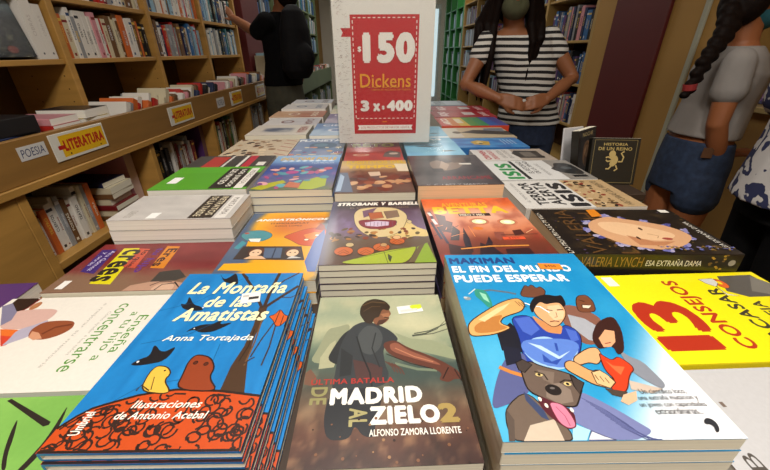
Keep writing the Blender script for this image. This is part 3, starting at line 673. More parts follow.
    a.poly([(0.250,0.352),(0.265,0.302),(0.324,0.263),(0.421,0.247),(0.470,0.276),(0.580,0.351),(0.530,0.386),(0.296,0.385)], '#5a80d0'); a.poly([(0.301,0.367),(0.362,0.325),(0.419,0.286),(0.503,0.326),(0.429,0.300),(0.363,0.351)], '#b8d4f0'); a.poly([(0.347,0.313),(0.373,0.277),(0.438,0.293),(0.391,0.263),(0.333,0.277)], '#2c4ca4'); a.line([(0.449,0.363),(0.434,0.325)], .002, '#2c4ca4')
    a.poly([(0.346,0.112),(0.423,0.160),(0.484,0.129),(0.547,0.090),(0.601,0.049),(0.640,0.021),(0.502,-0.009),(0.429,0.007),(0.364,0.035),(0.321,0.060)], '#767dac')
    for k in range(9): a.line([(p[0]+.012*k, p[1]-.012*k) for p in [(0.416,0.134),(0.490,0.093),(0.550,0.043)]], .0006, '#4e5484')
    a.poly([(0.762,0.333),(0.783,0.296),(0.831,0.274),(0.843,0.226),(0.852,0.179),(0.818,0.159),(0.767,0.195),(0.732,0.241)], '#868b96'); a.poly([(0.691,0.196),(0.772,0.174),(0.821,0.162),(0.755,0.145),(0.671,0.161)], '#c9b8a8')
    a.poly([(0.660,0.388),(0.762,0.474),(0.887,0.512),(0.867,0.428),(0.787,0.321),(0.731,0.299),(0.745,0.347),(0.685,0.334),(0.655,0.332)], '#3a1e1a'); a.poly([(0.699,0.384),(0.771,0.429),(0.817,0.421),(0.776,0.366),(0.733,0.342),(0.690,0.339)], '#dca47a'); a.line([(0.711,0.357),(0.747,0.362)], .0008, '#8a2a1e')
    a.poly([(0.484,0.290),(0.594,0.335),(0.656,0.342),(0.650,0.297),(0.597,0.260),(0.559,0.272),(0.494,0.257)], '#d8a878', '#3a2014'); a.poly([(0.642,0.316),(0.659,0.295),(0.683,0.278),(0.731,0.299),(0.769,0.245),(0.711,0.215),(0.647,0.154),(0.600,0.151),(0.577,0.167),(0.630,0.196),(0.611,0.238)], '#cf4020', '#5a1a0c'); a.poly([(0.646,0.280),(0.667,0.256),(0.721,0.250),(0.672,0.217),(0.659,0.239)], '#e86a3c')
    a.poly([(0.436,0.274),(0.479,0.283),(0.541,0.232),(0.582,0.242),(0.629,0.194),(0.578,0.165),(0.514,0.181),(0.486,0.198),(0.418,0.244)], '#d2a06a', '#3a2014'); a.poly([(0.539,0.230),(0.585,0.238),(0.608,0.218),(0.621,0.188),(0.579,0.166),(0.529,0.185)], '#e4bc88', '#3a2014')
    for k in range(3): a.line([(p[0]+.02*k, p[1]-.006*k) for p in [(0.546,0.219),(0.549,0.197)]], .0007, '#5a3418')
    a.poly([(0.552,0.167),(0.646,0.152),(0.613,0.131),(0.567,0.141)], '#4a4038'); a.poly([(0.617,0.142),(0.688,0.155),(0.662,0.122),(0.608,0.106),(0.584,0.119)], '#dcb492')
    a.poly([(0.319,0.050),(0.377,0.029),(0.341,-0.009),(0.282,-0.008)], '#a8d8ee'); a.poly([(0.380,0.027),(0.422,0.011),(0.460,-0.008),(0.348,-0.007)], '#d8dce4', '#5a6084')
    a.poly([(0.058,0.104),(0.179,0.163),(0.242,0.085),(0.295,0.028),(0.281,-0.007),(0.046,-0.006),(0.036,0.047)], '#6c5c50', '#2a2420'); a.poly([(0.136,0.046),(0.249,0.064),(0.250,-0.008),(0.084,-0.006)], '#c8b8a4'); a.poly([(0.059,0.097),(0.077,0.063),(0.049,-0.004),(0.025,0.000)], '#574a42')
    a.poly([(0.168,0.159),(0.197,0.123),(0.221,0.094),(0.226,0.059),(0.198,0.070),(0.160,0.127)], '#3a4668')
    a.poly([(0.204,0.265),(0.267,0.280),(0.298,0.260),(0.387,0.237),(0.442,0.218),(0.458,0.178),(0.397,0.122),(0.370,0.101),(0.301,0.107),(0.255,0.129),(0.189,0.159),(0.193,0.217)], '#67574d', '#241c18', .0011)
    a.poly([(0.188,0.274),(0.230,0.288),(0.266,0.264),(0.211,0.231),(0.188,0.242)], '#443a36', '#1a1412'); a.poly([(0.425,0.220),(0.471,0.188),(0.419,0.145),(0.414,0.176)], '#443a36', '#1a1412')
    a.poly([(0.285,0.182),(0.355,0.189),(0.388,0.161),(0.371,0.119),(0.304,0.112),(0.260,0.137)], '#86766a'); a.poly([(0.279,0.243),(0.357,0.231),(0.321,0.184),(0.286,0.200)], '#7b6b5f'); a.ell([(0.308,0.163)][0], (.0058, .0048), '#231d1c'); a.ell([(0.307,0.169)][0], (.0018, .001), '#6a6462')
    a.poly([(0.218,0.145),(0.268,0.127),(0.352,0.092),(0.331,0.042),(0.285,0.030),(0.238,0.068),(0.215,0.099)], '#56202a'); a.poly([(0.260,0.122),(0.318,0.112),(0.333,0.067),(0.327,0.039),(0.291,0.033),(0.263,0.051),(0.257,0.086)], '#d8809a', '#6a2434'); a.line([(0.281,0.104),(0.301,0.073),(0.302,0.042)], .0008, '#b05a78')
    for p in [(0.226,0.130),(0.242,0.108),(0.344,0.092)]: a.ell(p, (.0012, .0018), '#f0ead8')
    a.ell([(0.276,0.222)][0], (.0028, .0018), '#d8c080'); a.ell([(0.276,0.222)][0], (.0012, .0012), '#141010'); a.ell([(0.389,0.184)][0], (.0028, .0018), '#d8c080'); a.ell([(0.389,0.184)][0], (.0012, .0012), '#141010'); a.line([(0.261,0.235),(0.300,0.223),(0.305,0.200)], .0011, '#2a201c'); a.line([(0.418,0.197),(0.385,0.199),(0.355,0.189)], .0011, '#2a201c')
    for t_, q in (('Un científico loco,', [(0.700,0.141),(0.912,0.144)]), ('una extraña mutación y', [(0.673,0.117),(0.942,0.120)]), ('un joven con capacidades', [(0.657,0.094),(0.952,0.097)]), ('extraordinarias...', [(0.704,0.074),(0.909,0.078)])): a.text(t_, [q[0], (q[1][0], q[0][1]+.021)], '#4a4b50', .0)
    a.poly([(0.878,0.052),(0.898,0.061),(0.916,0.058),(0.925,0.046),(0.916,0.029),(0.901,0.018),(0.888,0.017),(0.901,0.035),(0.893,0.041),(0.872,0.042)], '#2e3036')
def art_C(a):
    a.grid(30, 40, lambda u, v: mix((20, 112, 178), (30, 128, 196), .5+.9*nz(u*4, v, 4, 2)))
    a.poly([(0.757,0.204),(0.754,0.341),(0.778,0.444),(0.776,0.575),(0.755,0.703),(0.817,0.711),(0.831,0.603),(0.821,0.506),(0.841,0.373),(0.909,0.203)], '#46301f', soft=False); a.line([(0.834,0.341),(0.837,0.468),(0.817,0.633)], .0016, '#6b4d33'); a.line([(0.789,0.363),(0.807,0.444),(0.797,0.547)], .0012, '#2a1c14')
    for pts, w in (([(0.780,0.695),(0.635,0.853),(0.468,1.016)], .0034), ([(0.792,0.703),(0.785,0.851),(0.793,1.017)], .004), ([(0.801,0.703),(0.885,0.778),(1.005,0.877)], .004), ([(0.789,0.842),(0.861,0.928),(0.965,1.000)], .0022), ([(0.556,0.921),(0.474,1.005),(0.543,0.952)], .0014), ([(0.885,0.778),(0.970,0.777),(1.032,0.794)], .0014)): a.line(pts, w, '#3a271e')
    for pts in ([(0.941,0.340),(0.948,0.442),(0.928,0.632)], [(0.851,0.385),(0.874,0.480),(0.915,0.588)], [(0.828,0.352),(0.857,0.373),(0.879,0.384)]): a.line(pts, .0014, '#3a2a22')
    a.poly([(0.855,0.635),(0.899,0.647),(0.924,0.689),(0.970,0.643),(1.013,0.634),(0.997,0.598),(0.969,0.567),(0.937,0.565),(0.900,0.608)], '#c8561c', '#2a1810'); a.line([(0.923,0.588),(0.925,0.678)], .0009, '#2a1810'); a.line([(0.969,0.567),(0.966,0.639)], .0009, '#2a1810'); a.ell([(1.028,0.579)][0], (.002, .003), '#a0281e', edge='#1a1210')
    for pts in ([(0.263,1.006),(0.335,0.942),(0.372,0.962),(0.406,1.013),(0.490,0.897),(0.448,0.889),(0.417,0.905),(0.350,0.918)], [(0.122,0.738),(0.177,0.728),(0.146,0.803),(0.233,0.727),(0.302,0.713),(0.345,0.684),(0.266,0.678),(0.176,0.695)], [(0.317,0.530),(0.350,0.565),(0.412,0.584),(0.474,0.584),(0.534,0.615),(0.525,0.580),(0.623,0.599),(0.565,0.560),(0.507,0.533),(0.424,0.529),(0.363,0.551)]): a.poly(pts, '#1c1a1e')
    a.ell([(0.365,0.557)][0], (.0012, .0012), '#e8e8e8', edge='#1a1a1a'); a.ell([(0.325,0.703)][0], (.001, .001), '#e8e8e8')
    a.poly([(0.111,0.352),(0.148,0.380),(0.198,0.397),(0.164,0.468),(0.265,0.409),(0.331,0.456),(0.318,0.369),(0.217,0.351),(0.156,0.346)], '#1c1a1e'); a.ell([(0.150,0.366)][0], (.0012, .0012), '#e8e8e8')
    for p in ([(0.124,0.143),(0.279,0.248),(0.578,0.288)], [(0.166,0.152),(0.425,0.206),(0.673,0.232)], [(-0.024,0.679),(0.243,0.748),(0.499,0.950)], [(0.074,0.464),(0.347,0.517),(0.516,0.607)], [(0.589,0.167),(0.635,0.287),(0.610,0.459)]): a.line(p, .0005, '#12507e')
    top = [(-0.046,0.010),(0.016,0.107),(0.106,0.160),(0.314,0.211),(0.511,0.232),(0.760,0.223),(1.014,0.199)]
    g = [(-.1, top[0][1])]+top
    hv = lambda u: next((g[i][1]+(g[i+1][1]-g[i][1])*(u-g[i][0])/(g[i+1][0]-g[i][0]+1e-9) for i in range(len(g)-1) if g[i][0] <= u <= g[i+1][0]), g[-1][1])
    a.poly([(0, 0)]+[(k/20, hv(k/20)) for k in range(21)]+[(1, 0)], '#c04a1a')
    a.line([(k/20, hv(k/20)) for k in range(21)], .0022, '#2a1c16')
    worms(a, lambda u, v: 0.005 <= u <= .995 and .005 < v < hv(u)-.012, 78, .03, .0016, '#34201a', 4, hv)
    a.line([(0.004, .004), (.996, .004)], .0018, '#2a1c16')
    a.poly([(0.293,0.227),(0.273,0.309),(0.292,0.345),(0.362,0.338),(0.410,0.307),(0.395,0.272),(0.476,0.222),(0.436,0.212)], '#dcb346', '#3a2a14', .0011); a.line([(0.271,0.228),(0.281,0.252),(0.348,0.227)], .0011, '#3a2a14'); a.ell([(0.361,0.319)][0], (.0009, .0009), '#2a1c14'); a.line([(0.323,0.290),(0.355,0.231)], .0008, '#5a421c')
    a.poly([(0.496,0.230),(0.485,0.307),(0.471,0.363),(0.495,0.402),(0.597,0.386),(0.659,0.332),(0.655,0.283),(0.752,0.219)], '#8c3c1e', '#2a1812', .0013); a.ell([(0.522,0.357)][0], (.0018, .0018), '#5a2412', edge='#2a1812'); a.ell([(0.592,0.350)][0], (.0018, .0018), '#5a2412', edge='#2a1812')
    worms(a, lambda u, v: abs(u-.62) < .09 and hv(u) < v < hv(u)+.13, 14, .012, .0009, '#3a1a10', 8)
    a.text('La Montaña', [(0.115,0.811),(0.908,0.914)], '#f0ebb8', .025, .25); a.text('de las', [(0.318,0.704),(0.692,0.789)], '#f0ebb8', .025, .25); a.text('Amatistas', [(0.165,0.604),(0.851,0.698)], '#f0ebb8', .03, .25)
    a.text('Anna Tortajada', [(0.202,0.468),(0.815,0.513)], '#f0f0e0', .01, .25); a.text('Ilustraciones', [(0.312,0.154),(0.696,0.185)], '#f0ebe0', .015, .25); a.text('de Antonio Acebal', [(0.259,0.112),(0.756,0.141)], '#f0ebe0', .015, .25)
    a.text('Umbriel', [(0.141,0.057),(0.085,0.142)], '#f0ebe0', .02, rot=90)
def art_D(a):
    a.grid(6, 8, lambda u, v: mix((240, 224, 10), (246, 234, 30), v))
    a.text('1', [(.11, .685), (.25, .955)], '#b5321c', .03); a.text('3', [(.28, .64), (.635, .945)], '#b5321c', .03)
    a.text('CONSEJOS', [(.11, .505), (.9, .612)], '#b5321c', .025); a.text('FRACASAR', [(.02, .345), (.78, .42)], '#38352a', .025); a.text('EN PAREJA', [(.02, .2), (.6, .28)], '#38352a', .025)
    a.poly([(0.947,0.243),(0.956,0.039),(0.802,0.022),(0.651,0.098),(0.650,0.239),(0.733,0.313)], '#57544e'); a.poly([(0.937,0.051),(0.819,-0.004),(0.667,0.087),(0.724,0.176)], '#77736a'); a.ell([(0.839,0.285)][0], (.011, .008), '#d8662a', edge='#5a3a20'); a.poly([(0.909,0.378),(0.915,0.292),(0.858,0.289),(0.795,0.334),(0.841,0.365)], '#cfcfc8', '#4a4a44'); a.poly([(0.806,0.335),(0.700,0.333),(0.663,0.279),(0.684,0.343)], '#e8e4d8', '#4a4a44'); a.ell([(0.850,0.286)][0], (.004, .003), '#f4d020')
def art_E(a):
    a.grid(24, 32, lambda u, v: mix((24, 19, 16), (70, 54, 32), max(0, nz(u, v, 10, 6))*.9))
    for k in range(70):
        u, v = random.random(), random.random(); a.ell((u, v), (random.uniform(.001, .003), random.uniform(.0008, .002)), random.choice(('#5a4420', '#3c2e18', '#6d5428', '#4a3a52')), random.random()*3, 7)
    a.text('VALERIA', [(-0.009,0.862),(0.971,0.760)], '#5e4020', .0); a.text('LYNCH', [(-0.006,0.697),(0.895,0.590)], '#5e4020', .0); a.text('LAS HISTORIAS DE MI VIDA', [(0.001,0.968),(0.888,1.019)], '#d8d0c0', .0)
    pts = [(0.655,0.694),(0.801,0.527),(0.747,0.448),(0.661,0.314),(0.578,0.208),(0.450,0.151),(0.314,0.144),(0.145,0.270),(0.063,0.408),(0.087,0.521),(0.171,0.633),(0.333,0.705),(0.463,0.742)]
    cx = sum(p[0] for p in pts)/len(pts); cy = sum(p[1] for p in pts)/len(pts)
    rn = random.Random(3)
    for k, p in enumerate(pts):
        for j in range(5): a.ell((p[0]+rn.uniform(-.03, .03), p[1]+rn.uniform(-.03, .03)), (rn.uniform(.004, .01), rn.uniform(.002, .005)), rn.choice(('#6a6cae', '#8a86b8', '#4a4a88', '#a8a2c0')), rn.random()*3, 8)
    a.poly(pts, '#d0a078'); a.poly([(0.655,0.646),(0.658,0.480),(0.511,0.305),(0.357,0.215),(0.225,0.360),(0.293,0.524),(0.441,0.647)], '#e2bb92'); a.poly([(0.351,0.546),(0.223,0.423),(0.226,0.296),(0.142,0.395),(0.153,0.536)], '#b87e58')
    a.ell([(0.493,0.403)][0], (.005, .0025), '#4a2c20'); a.ell([(0.293,0.492)][0], (.005, .0025), '#4a2c20'); a.ell([(0.282,0.318)][0], (.004, .008), '#a0483c'); a.line([(0.384,0.401),(0.340,0.349),(0.295,0.372)], .0012, '#9a6a48')
    a.poly([(0.973,0.611),(0.994,0.543),(0.801,0.546),(0.781,0.626)], '#d8821c')
    a.text('ESA EXTRAÑA DAMA', [(0.096,0.069),(0.666,0.030)], '#d8d4cc', .0)
    for k in range(60):
        p = [(0.136,0.687),(-0.040,0.023)]
        a.ell((p[0][0]+(p[1][0]-p[0][0])*rn.random()*.4, rn.uniform(0, .45)), (rn.uniform(.001, .004), rn.uniform(.001, .002)), rn.choice(('#54589a', '#7a7cae', '#6d5428', '#8a6c2c')), rn.random()*3, 7)
def spine_E(a):
    a.text('VALERIA LYNCH', [(.08, .54), (.44, .88)], '#8f6a30', .0); a.text('ESA EXTRAÑA DAMA', [(.46, .58), (.78, .82)], '#d8d4cc', .0)
    for k in range(14): a.ell((.79+random.random()*.12, .45+.55*random.random()), (.0022, .0016), random.choice(('#a8842c', '#6d5428')), n=8)
    a.ell((.95, .7), (.005, .005), '#9a9488')
def art_F(a):
    def f(u, v):
        c = ramp([(0, rgb('#4a2420')), (.3, rgb('#7a3a28')), (.44, rgb('#cc7a54')), (.72, rgb('#e09a78')), (.86, rgb('#dc6a34')), (1, rgb('#d65a2c'))], v+.04*nz(u, v, 5, 2))
        c = mix(c, rgb('#e8b49a'), .8*math.exp(-((u-.62)**2/.08+(v-.66)**2/.02)))
        return mix(c, rgb('#8a3428'), .7*max(0, nz(u, v, 7, 4))+.5*sst(.35, .1, u)*sst(.85, .6, v))
    a.grid(36, 44, f)
    a.text('AVENTURAS', [(0.199,0.829),(0.698,0.912)], '#e0a020', .03); a.text('BETTA', [(0.090,0.707),(0.877,0.837)], '#ecc02c', .045); a.rect(*[(0.335,0.662)][0], *[(0.663,0.710)][0], '#3a2018'); a.text('MIKO Y MILI', [(0.349,0.665),(0.599,0.701)], '#e8dcc8', .02)
    for c in ([(0.503,0.571)][0], [(0.778,0.554)][0]): a.ell(c, (.016, .013), '#c87858'); a.ell(c, (.012, .009), '#ece8b4', edge='#7a4a30'); a.ell(c, (.006, .005), '#fafae0')
    a.poly([(0.579,0.409),(0.668,0.406),(0.659,0.338),(0.584,0.293),(0.559,0.342)], '#8a4a3c'); a.poly([(0.758,0.425),(0.847,0.440),(0.848,0.370),(0.750,0.353)], '#4a2420'); a.ell([(0.452,0.467)][0], (.008, .005), '#d87828')
    rn = random.Random(5)
    for pts in ([(0.092,0.715),(0.192,0.674),(0.166,0.502),(0.107,0.472)], [(0.107,0.641),(0.237,0.566),(0.180,0.408),(0.079,0.442)], [(0.222,0.517),(0.268,0.435),(0.220,0.305),(0.141,0.308)], [(0.314,0.481),(0.321,0.330),(0.295,0.158),(0.237,0.148),(0.259,0.318)], [(0.110,0.268),(0.211,0.232),(0.314,0.208),(0.267,0.130),(0.092,0.140)], [(0.394,0.272),(0.495,0.202),(0.532,0.126),(0.339,0.132)], [(0.580,0.186),(0.788,0.197),(0.795,0.117),(0.565,0.120)], [(0.505,0.352),(0.506,0.268),(0.437,0.153),(0.408,0.205)]): a.poly(pts, rn.choice(('#2a1822', '#351a1e', '#46222a', '#241a28')))
    for k in range(7): a.line([(rn.random(), .33+rn.random()*.2) for _ in range(2)], .0012, rn.choice(('#e08a50', '#30181c', '#f0c090')))
    a.line([(0.201,0.199),(0.468,0.224),(0.803,0.223)], .003, '#d89040')
    for p in ([(0.045,0.755),(0.056,0.607)], [(0.028,0.574),(0.069,0.324)], [(0.074,0.505),(0.110,0.268)]): a.line(p, .004, '#2a2440')
    for p in ([(0.030,0.736),(0.051,0.679)], [(0.050,0.625),(0.072,0.538)]): a.line(p, .005, '#e8dcd8')
def art_G(a):
    def f(u, v):
        c = ramp([(0, rgb('#4a3020')), (.3, rgb('#5a4a38')), (.45, rgb('#6e5878')), (.65, rgb('#5a4660')), (.8, rgb('#4a3448')), (.88, rgb('#241c24')), (1, rgb('#1c181c'))], v+.03*nz(u, v, 6, 2))
        return mix(mix(c, rgb('#8a78a4'), .7*max(0, nz(u*2, v, 6, 8))*sst(.25, .4, v)*sst(.85, .7, v)), (52, 44, 84), sst(.1, .0, u))
    a.grid(36, 44, f)
    a.text('LAS AVENTURAS DE', [(0.338,0.993),(0.706,1.015)], '#c9c4b8', .0); a.text('STROBANK Y BARBELL', [(0.058,0.901),(1.004,0.968)], '#eae6dc', .06, .2); a.text('EL COHETE EXTRAVIADO', [(0.211,0.840),(0.874,0.867)], '#8f8468', .0)
    a.poly([(0.582,0.655),(0.801,0.688),(0.891,0.489),(1.045,0.412),(0.995,0.330),(0.848,0.351),(0.754,0.290),(0.567,0.328)], '#d0b878'); a.poly([(0.278,0.548),(0.254,0.750),(0.337,0.858),(0.719,0.858),(0.852,0.707),(0.792,0.511),(0.724,0.406),(0.610,0.343),(0.460,0.338),(0.351,0.419)], '#cbb888', '#2a2018')
    a.poly([(0.351,0.790),(0.515,0.852),(0.439,0.701),(0.367,0.662)], '#6a4e66'); a.poly([(0.414,0.753),(0.562,0.765),(0.582,0.655),(0.439,0.627)], '#a85c38', '#2a1814'); a.poly([(0.587,0.773),(0.739,0.794),(0.751,0.669),(0.617,0.637)], '#7a6452', '#2a1814')
    a.poly([(0.309,0.616),(0.415,0.628),(0.651,0.612),(0.725,0.601),(0.688,0.496),(0.573,0.464),(0.416,0.470),(0.336,0.527)], '#7a2432', '#2a1416'); a.poly([(0.381,0.575),(0.509,0.601),(0.637,0.581),(0.626,0.521),(0.507,0.503),(0.393,0.521)], '#c4b4c8'); 
    for k in range(9): a.line([(p[0]+.038*k, p[1]) for p in [(0.404,0.582),(0.400,0.514)]], .0007, '#6a4a62')
    a.ell([(0.846,0.574)][0], (.004, .006), '#cbb888', edge='#2a2018')
    rn = random.Random(9)
    for k in range(40): a.ell((rn.uniform(.02, .98), rn.uniform(.3, .48)), (rn.uniform(.003, .007), rn.uniform(.002, .005)), rn.choice(('#9a6a30', '#5a4a24', '#b07a3c', '#3a2a20', '#7a3a20')), rn.random()*3, 8)
    for c, s_ in (([(0.200,0.159)][0], 1), ([(0.399,0.153)][0], .9), ([(0.690,0.276)][0], .85), ([(0.540,0.200)][0], .9)): a.ell(c, (.013*s_, .012*s_), '#b85a20', edge='#3a1c10'); a.line([(c[0]-.05, c[1]-.02), (c[0], c[1]+.02), (c[0]+.05, c[1]-.02)], .001, '#4a2410'); a.line([(c[0]-.05, c[1]-.045), (c[0], c[1]-.01), (c[0]+.05, c[1]-.045)], .001, '#4a2410')
    a.ell([(0.250,0.239)][0], (.006, .006), '#b8a070', edge='#2a1810'); a.ell([(0.691,0.330)][0], (.006, .006), '#d0a878', edge='#2a1810'); a.ell([(0.562,0.229)][0], (.005, .005), '#b08a58', edge='#2a1810')
    a.poly([(0.158,0.014),(0.305,0.061),(0.558,0.147),(0.814,0.190),(0.865,0.194),(0.759,0.007),(0.588,-0.017)], '#98a828'); a.poly([(0.864,0.189),(0.967,0.245),(1.012,-0.001),(0.813,-0.007)], '#7e9a24'); a.poly([(0.759,0.007),(0.888,0.208),(0.945,0.237),(0.815,0.005)], '#5c4c30'); a.line([(0.558,0.147),(0.588,-0.007)], .0008, '#3a4410'); a.poly([(0.592,0.113),(0.628,0.076),(0.608,0.012),(0.592,0.051)], '#2a3010'); a.line([(0.305,0.061),(0.814,0.190)], .0008, '#3a4410')
def art_H(a):
    a.grid(24, 30, lambda u, v: mix((50, 47, 52), (78, 72, 74), .5+nz(u, v, 4, 4)+.3*v))
    a.poly([(0.264,0.728),(0.405,0.819),(0.475,0.671),(0.654,0.758),(0.728,0.660),(0.610,0.487),(0.430,0.420),(0.306,0.442),(0.263,0.546)], '#7d6c62'); a.poly([(0.446,0.768),(0.521,0.623),(0.434,0.436),(0.367,0.541)], '#a08c7c'); a.poly([(0.558,0.862),(0.767,0.904),(0.765,0.724),(0.601,0.694)], '#5a4c46'); a.poly([(0.254,0.503),(0.400,0.496),(0.402,0.372),(0.264,0.394)], '#2c282c')
    a.poly([(0.787,0.852),(0.892,0.898),(0.860,0.749),(0.777,0.704)], '#2a262a'); a.text('ARRANCAME', [(0.318,0.149),(0.926,0.248)], '#8a2230', .02); a.text('V. C. LAST Y MARISOL', [(0.107,-0.024),(0.829,0.037)], '#a8a4a4', .0); a.line([(0.253,0.339),(0.819,0.338)], .0008, '#4a2830')
def art_I(a):
    a.grid(30, 40, lambda u, v: mix(ramp([(0, rgb('#5a4438')), (.5, rgb('#6a4030')), (.66, rgb('#8a6a48')), (.74, rgb('#b89a78')), (.86, rgb('#c0a060')), (1, rgb('#b09460'))], v), rgb('#3a1a14'), max(0, nz(u, v, 7, 3))*sst(.72, .6, v)))
    a.text('FUGITIVOS DEL', [(0.074,0.874),(0.984,1.010)], '#c8a818', .04); a.text('TIEMPO', [(0.088,0.713),(0.822,0.824)], '#d8b410', .06); a.poly([(0.805,0.864),(1.025,0.855),(1.009,0.596),(0.840,0.603)], '#d8ccb0'); a.poly([(0.407,0.582),(0.576,0.596),(0.590,0.471),(0.445,0.452)], '#cdb8a0')
    rn = random.Random(2)
    for c in ([(0.268,0.365)][0], [(0.514,0.318)][0], [(0.779,0.345)][0], [(0.937,0.339)][0], [(0.394,0.214)][0], [(0.629,0.170)][0]):
        a.ell(c, (.018, .03), rn.choice(('#5a2418', '#4a1c18', '#8a5a38', '#6a3020')), n=9)
        for k in range(6): a.ell((c[0]+rn.uniform(-.1, .1), c[1]+rn.uniform(-.12, .12)), (rn.uniform(.004, .012), rn.uniform(.005, .014)), rn.choice(('#b88a60', '#3a1614', '#8a4a30', '#c8a078', '#5a4a48')), rn.random()*3, 8)
    a.poly([(-0.002,0.577),(0.119,0.572),(0.228,0.021),(-0.020,0.030)], '#54627a'); a.poly([(0.021,0.534),(0.084,0.450),(0.073,0.058),(0.010,0.045)], '#9ab0c8')
def art_J(a):
    a.grid(26, 40, lambda u, v: mix(ramp([(0, rgb('#5a6a40')), (.2, rgb('#5a5a80')), (.45, rgb('#2c4890')), (.62, rgb('#243c7c')), (.78, rgb('#6a94c4')), (1, rgb('#8ab0d4'))], v), rgb('#9a5a90'), .8*max(0, nz(u, v, 6, 5))*sst(.6, .4, v)))
    a.text('DOCTORE POLLE', [(0.087,0.829),(0.949,0.932)], '#d0a820', .05, .2); a.text('Y LOS MALVADOS', [(0.587,0.703),(0.924,0.764)], '#b8c8dc', .0)
    for k in range(8): a.poly([(.12+.1*k, .8), (.17+.1*k, .84), (.22+.1*k, .8), (.17+.1*k, .78)], '#c8d8e8')
    a.poly([(-0.014,0.043),(0.131,0.147),(0.334,0.236),(0.394,0.175),(0.150,0.010)], '#a8a820'); a.poly([(0.577,0.023),(0.603,0.206),(0.763,0.302),(0.895,0.256),(0.905,0.083),(0.752,-0.000)], '#9caa28'); a.ell([(0.633,0.504)][0], (.022, .02), '#2c3c5c'); a.ell([(0.561,0.530)][0], (.012, .012), '#3f5478')
    rn = random.Random(6)
    for k in range(34): a.ell((rn.uniform(.05, .95), rn.uniform(.05, .6)), (rn.uniform(.004, .014), rn.uniform(.004, .012)), rn.choice(('#a84a78', '#b0604a', '#4a8a9a', '#7a3a80', '#c07a5a', '#3a5aa0', '#d8a0a0', '#5aa0a8')), rn.random()*3, 9)
    a.ell([(0.390,0.444)][0], (.014, .012), '#a83a80'); a.poly([(0.393,0.065),(0.428,0.193),(0.579,0.150),(0.591,0.040)], '#b8684a'); a.ell([(0.867,0.543)][0], (.01, .01), '#b84a60')
def art_K(a):
    a.rect(0, 0, 1, 1, '#4f9c26'); a.grid(4, 4, lambda u, v: (80, 152, 38))
    a.rect(*[(0.928,0.739)][0], *[(0.216,1.002)][0], '#2b2724'); a.rect(0, .0, .3, 1, '#53a028')
    q = [(0.941,0.921),(0.116,1.010)]
    a.rect(.08, .60, .97, .84, '#2b2724'); a.text('LOS JUEGOS', [(.14, .74), (.9, .81)], '#d8d4c8', .03); a.text('DE MATEO', [(.14, .64), (.8, .71)], '#d8d4c8', .03); a.rect(.08, .86, .97, .95, '#dcd8d0'); a.text('PEDRO LOSA', [(.2, .88), (.8, .93)], '#5a544c', .0)
def art_K2(a):
    a.rect(0, 0, 1, 1, '#3a3836'); a.rect(.1, .2, 1, .42, '#a8322c'); a.rect(.0, .44, 1, .47, '#c9c4bc'); a.rect(.0, .62, 1, .66, '#d8d4cc'); a.rect(.0, .68, 1, .78, '#b0283a'); a.rect(.6, .85, .9, .95, '#d8d4cc')
def art_L(a):
    a.grid(8, 12, lambda u, v: mix((176, 172, 168), (190, 186, 181), nz(u, v, 5, 1)+.5))
    a.rect(.05, .64, .97, .84, '#38302a'); a.text('RETRATOS', [(.1, .76), (.86, .82)], '#c8bca0', .02); a.text('DE LA TARDE', [(.1, .67), (.9, .73)], '#c8bca0', .02); a.rect(.05, .86, .97, .95, '#d8d4ce'); a.text('MARTA LIMA', [(.15, .88), (.85, .93)], '#4a443e', .0); a.text('CUENTOS', [(.65, .1), (.9, .16)], '#8a847c', .0)
def art_M(a):
    a.grid(30, 30, lambda u, v: mix(mix(rgb('#6a2024'), rgb('#7a2a2c'), nz(u, v, 4, 2)+.5), rgb('#7d604c'), sst(.35, .85, u+.2*nz(u, v, 3, 3))*1.0))
    a.poly([(0.857,0.242),(0.876,0.385),(0.113,0.303),(0.110,0.185)], '#cfc41a'); a.poly([(0.539,0.334),(0.572,0.432),(0.138,0.390),(0.119,0.309)], '#b84a34'); a.poly([(0.574,0.536),(0.592,0.636),(0.092,0.603),(0.072,0.501)], '#c87a1e'); a.poly([(0.621,0.080),(0.668,0.193),(0.131,0.141),(0.135,0.030)], '#3f2a6c')
    a.text('crees', [(.14, .215), (.82, .34)], '#2a2420', .03); a.text('lo que', [(.17, .345), (.55, .40)], '#4a1c20', .02); a.text('Eres', [(.14, .53), (.54, .605)], '#3a1c20', .025); a.text('tu hijo', [(.12, .43), (.66, .5)], '#5a2a7a', .03)
    a.text('Ana Gomez', [(.17, .115), (.6, .15)], '#c9c0dc', .0); a.text('y otras', [(.2, .065), (.5, .098)], '#c9c0dc', .0)
    a.poly([(1.021,0.504),(0.908,0.524),(0.850,0.630),(0.836,0.755),(0.889,0.867),(1.051,0.914)], '#b08a74'); a.poly([(0.850,0.630),(0.662,0.633),(0.621,0.756),(0.773,0.842),(0.838,0.788)], '#3e3a36'); a.ell([(0.968,0.749)][0], (.012, .014), '#c8a48c'); 
    for p in ([(0.918,0.653),(0.854,0.696),(0.860,0.778)], [(1.028,0.706),(0.901,0.727),(0.884,0.802)], [(0.862,0.795),(0.976,0.858),(1.038,0.848)]): a.line(p, .0018, '#2c2624')
    a.rect(*[(0.939,0.060)][0], *[(0.793,0.109)][0], '#e0dcd6')
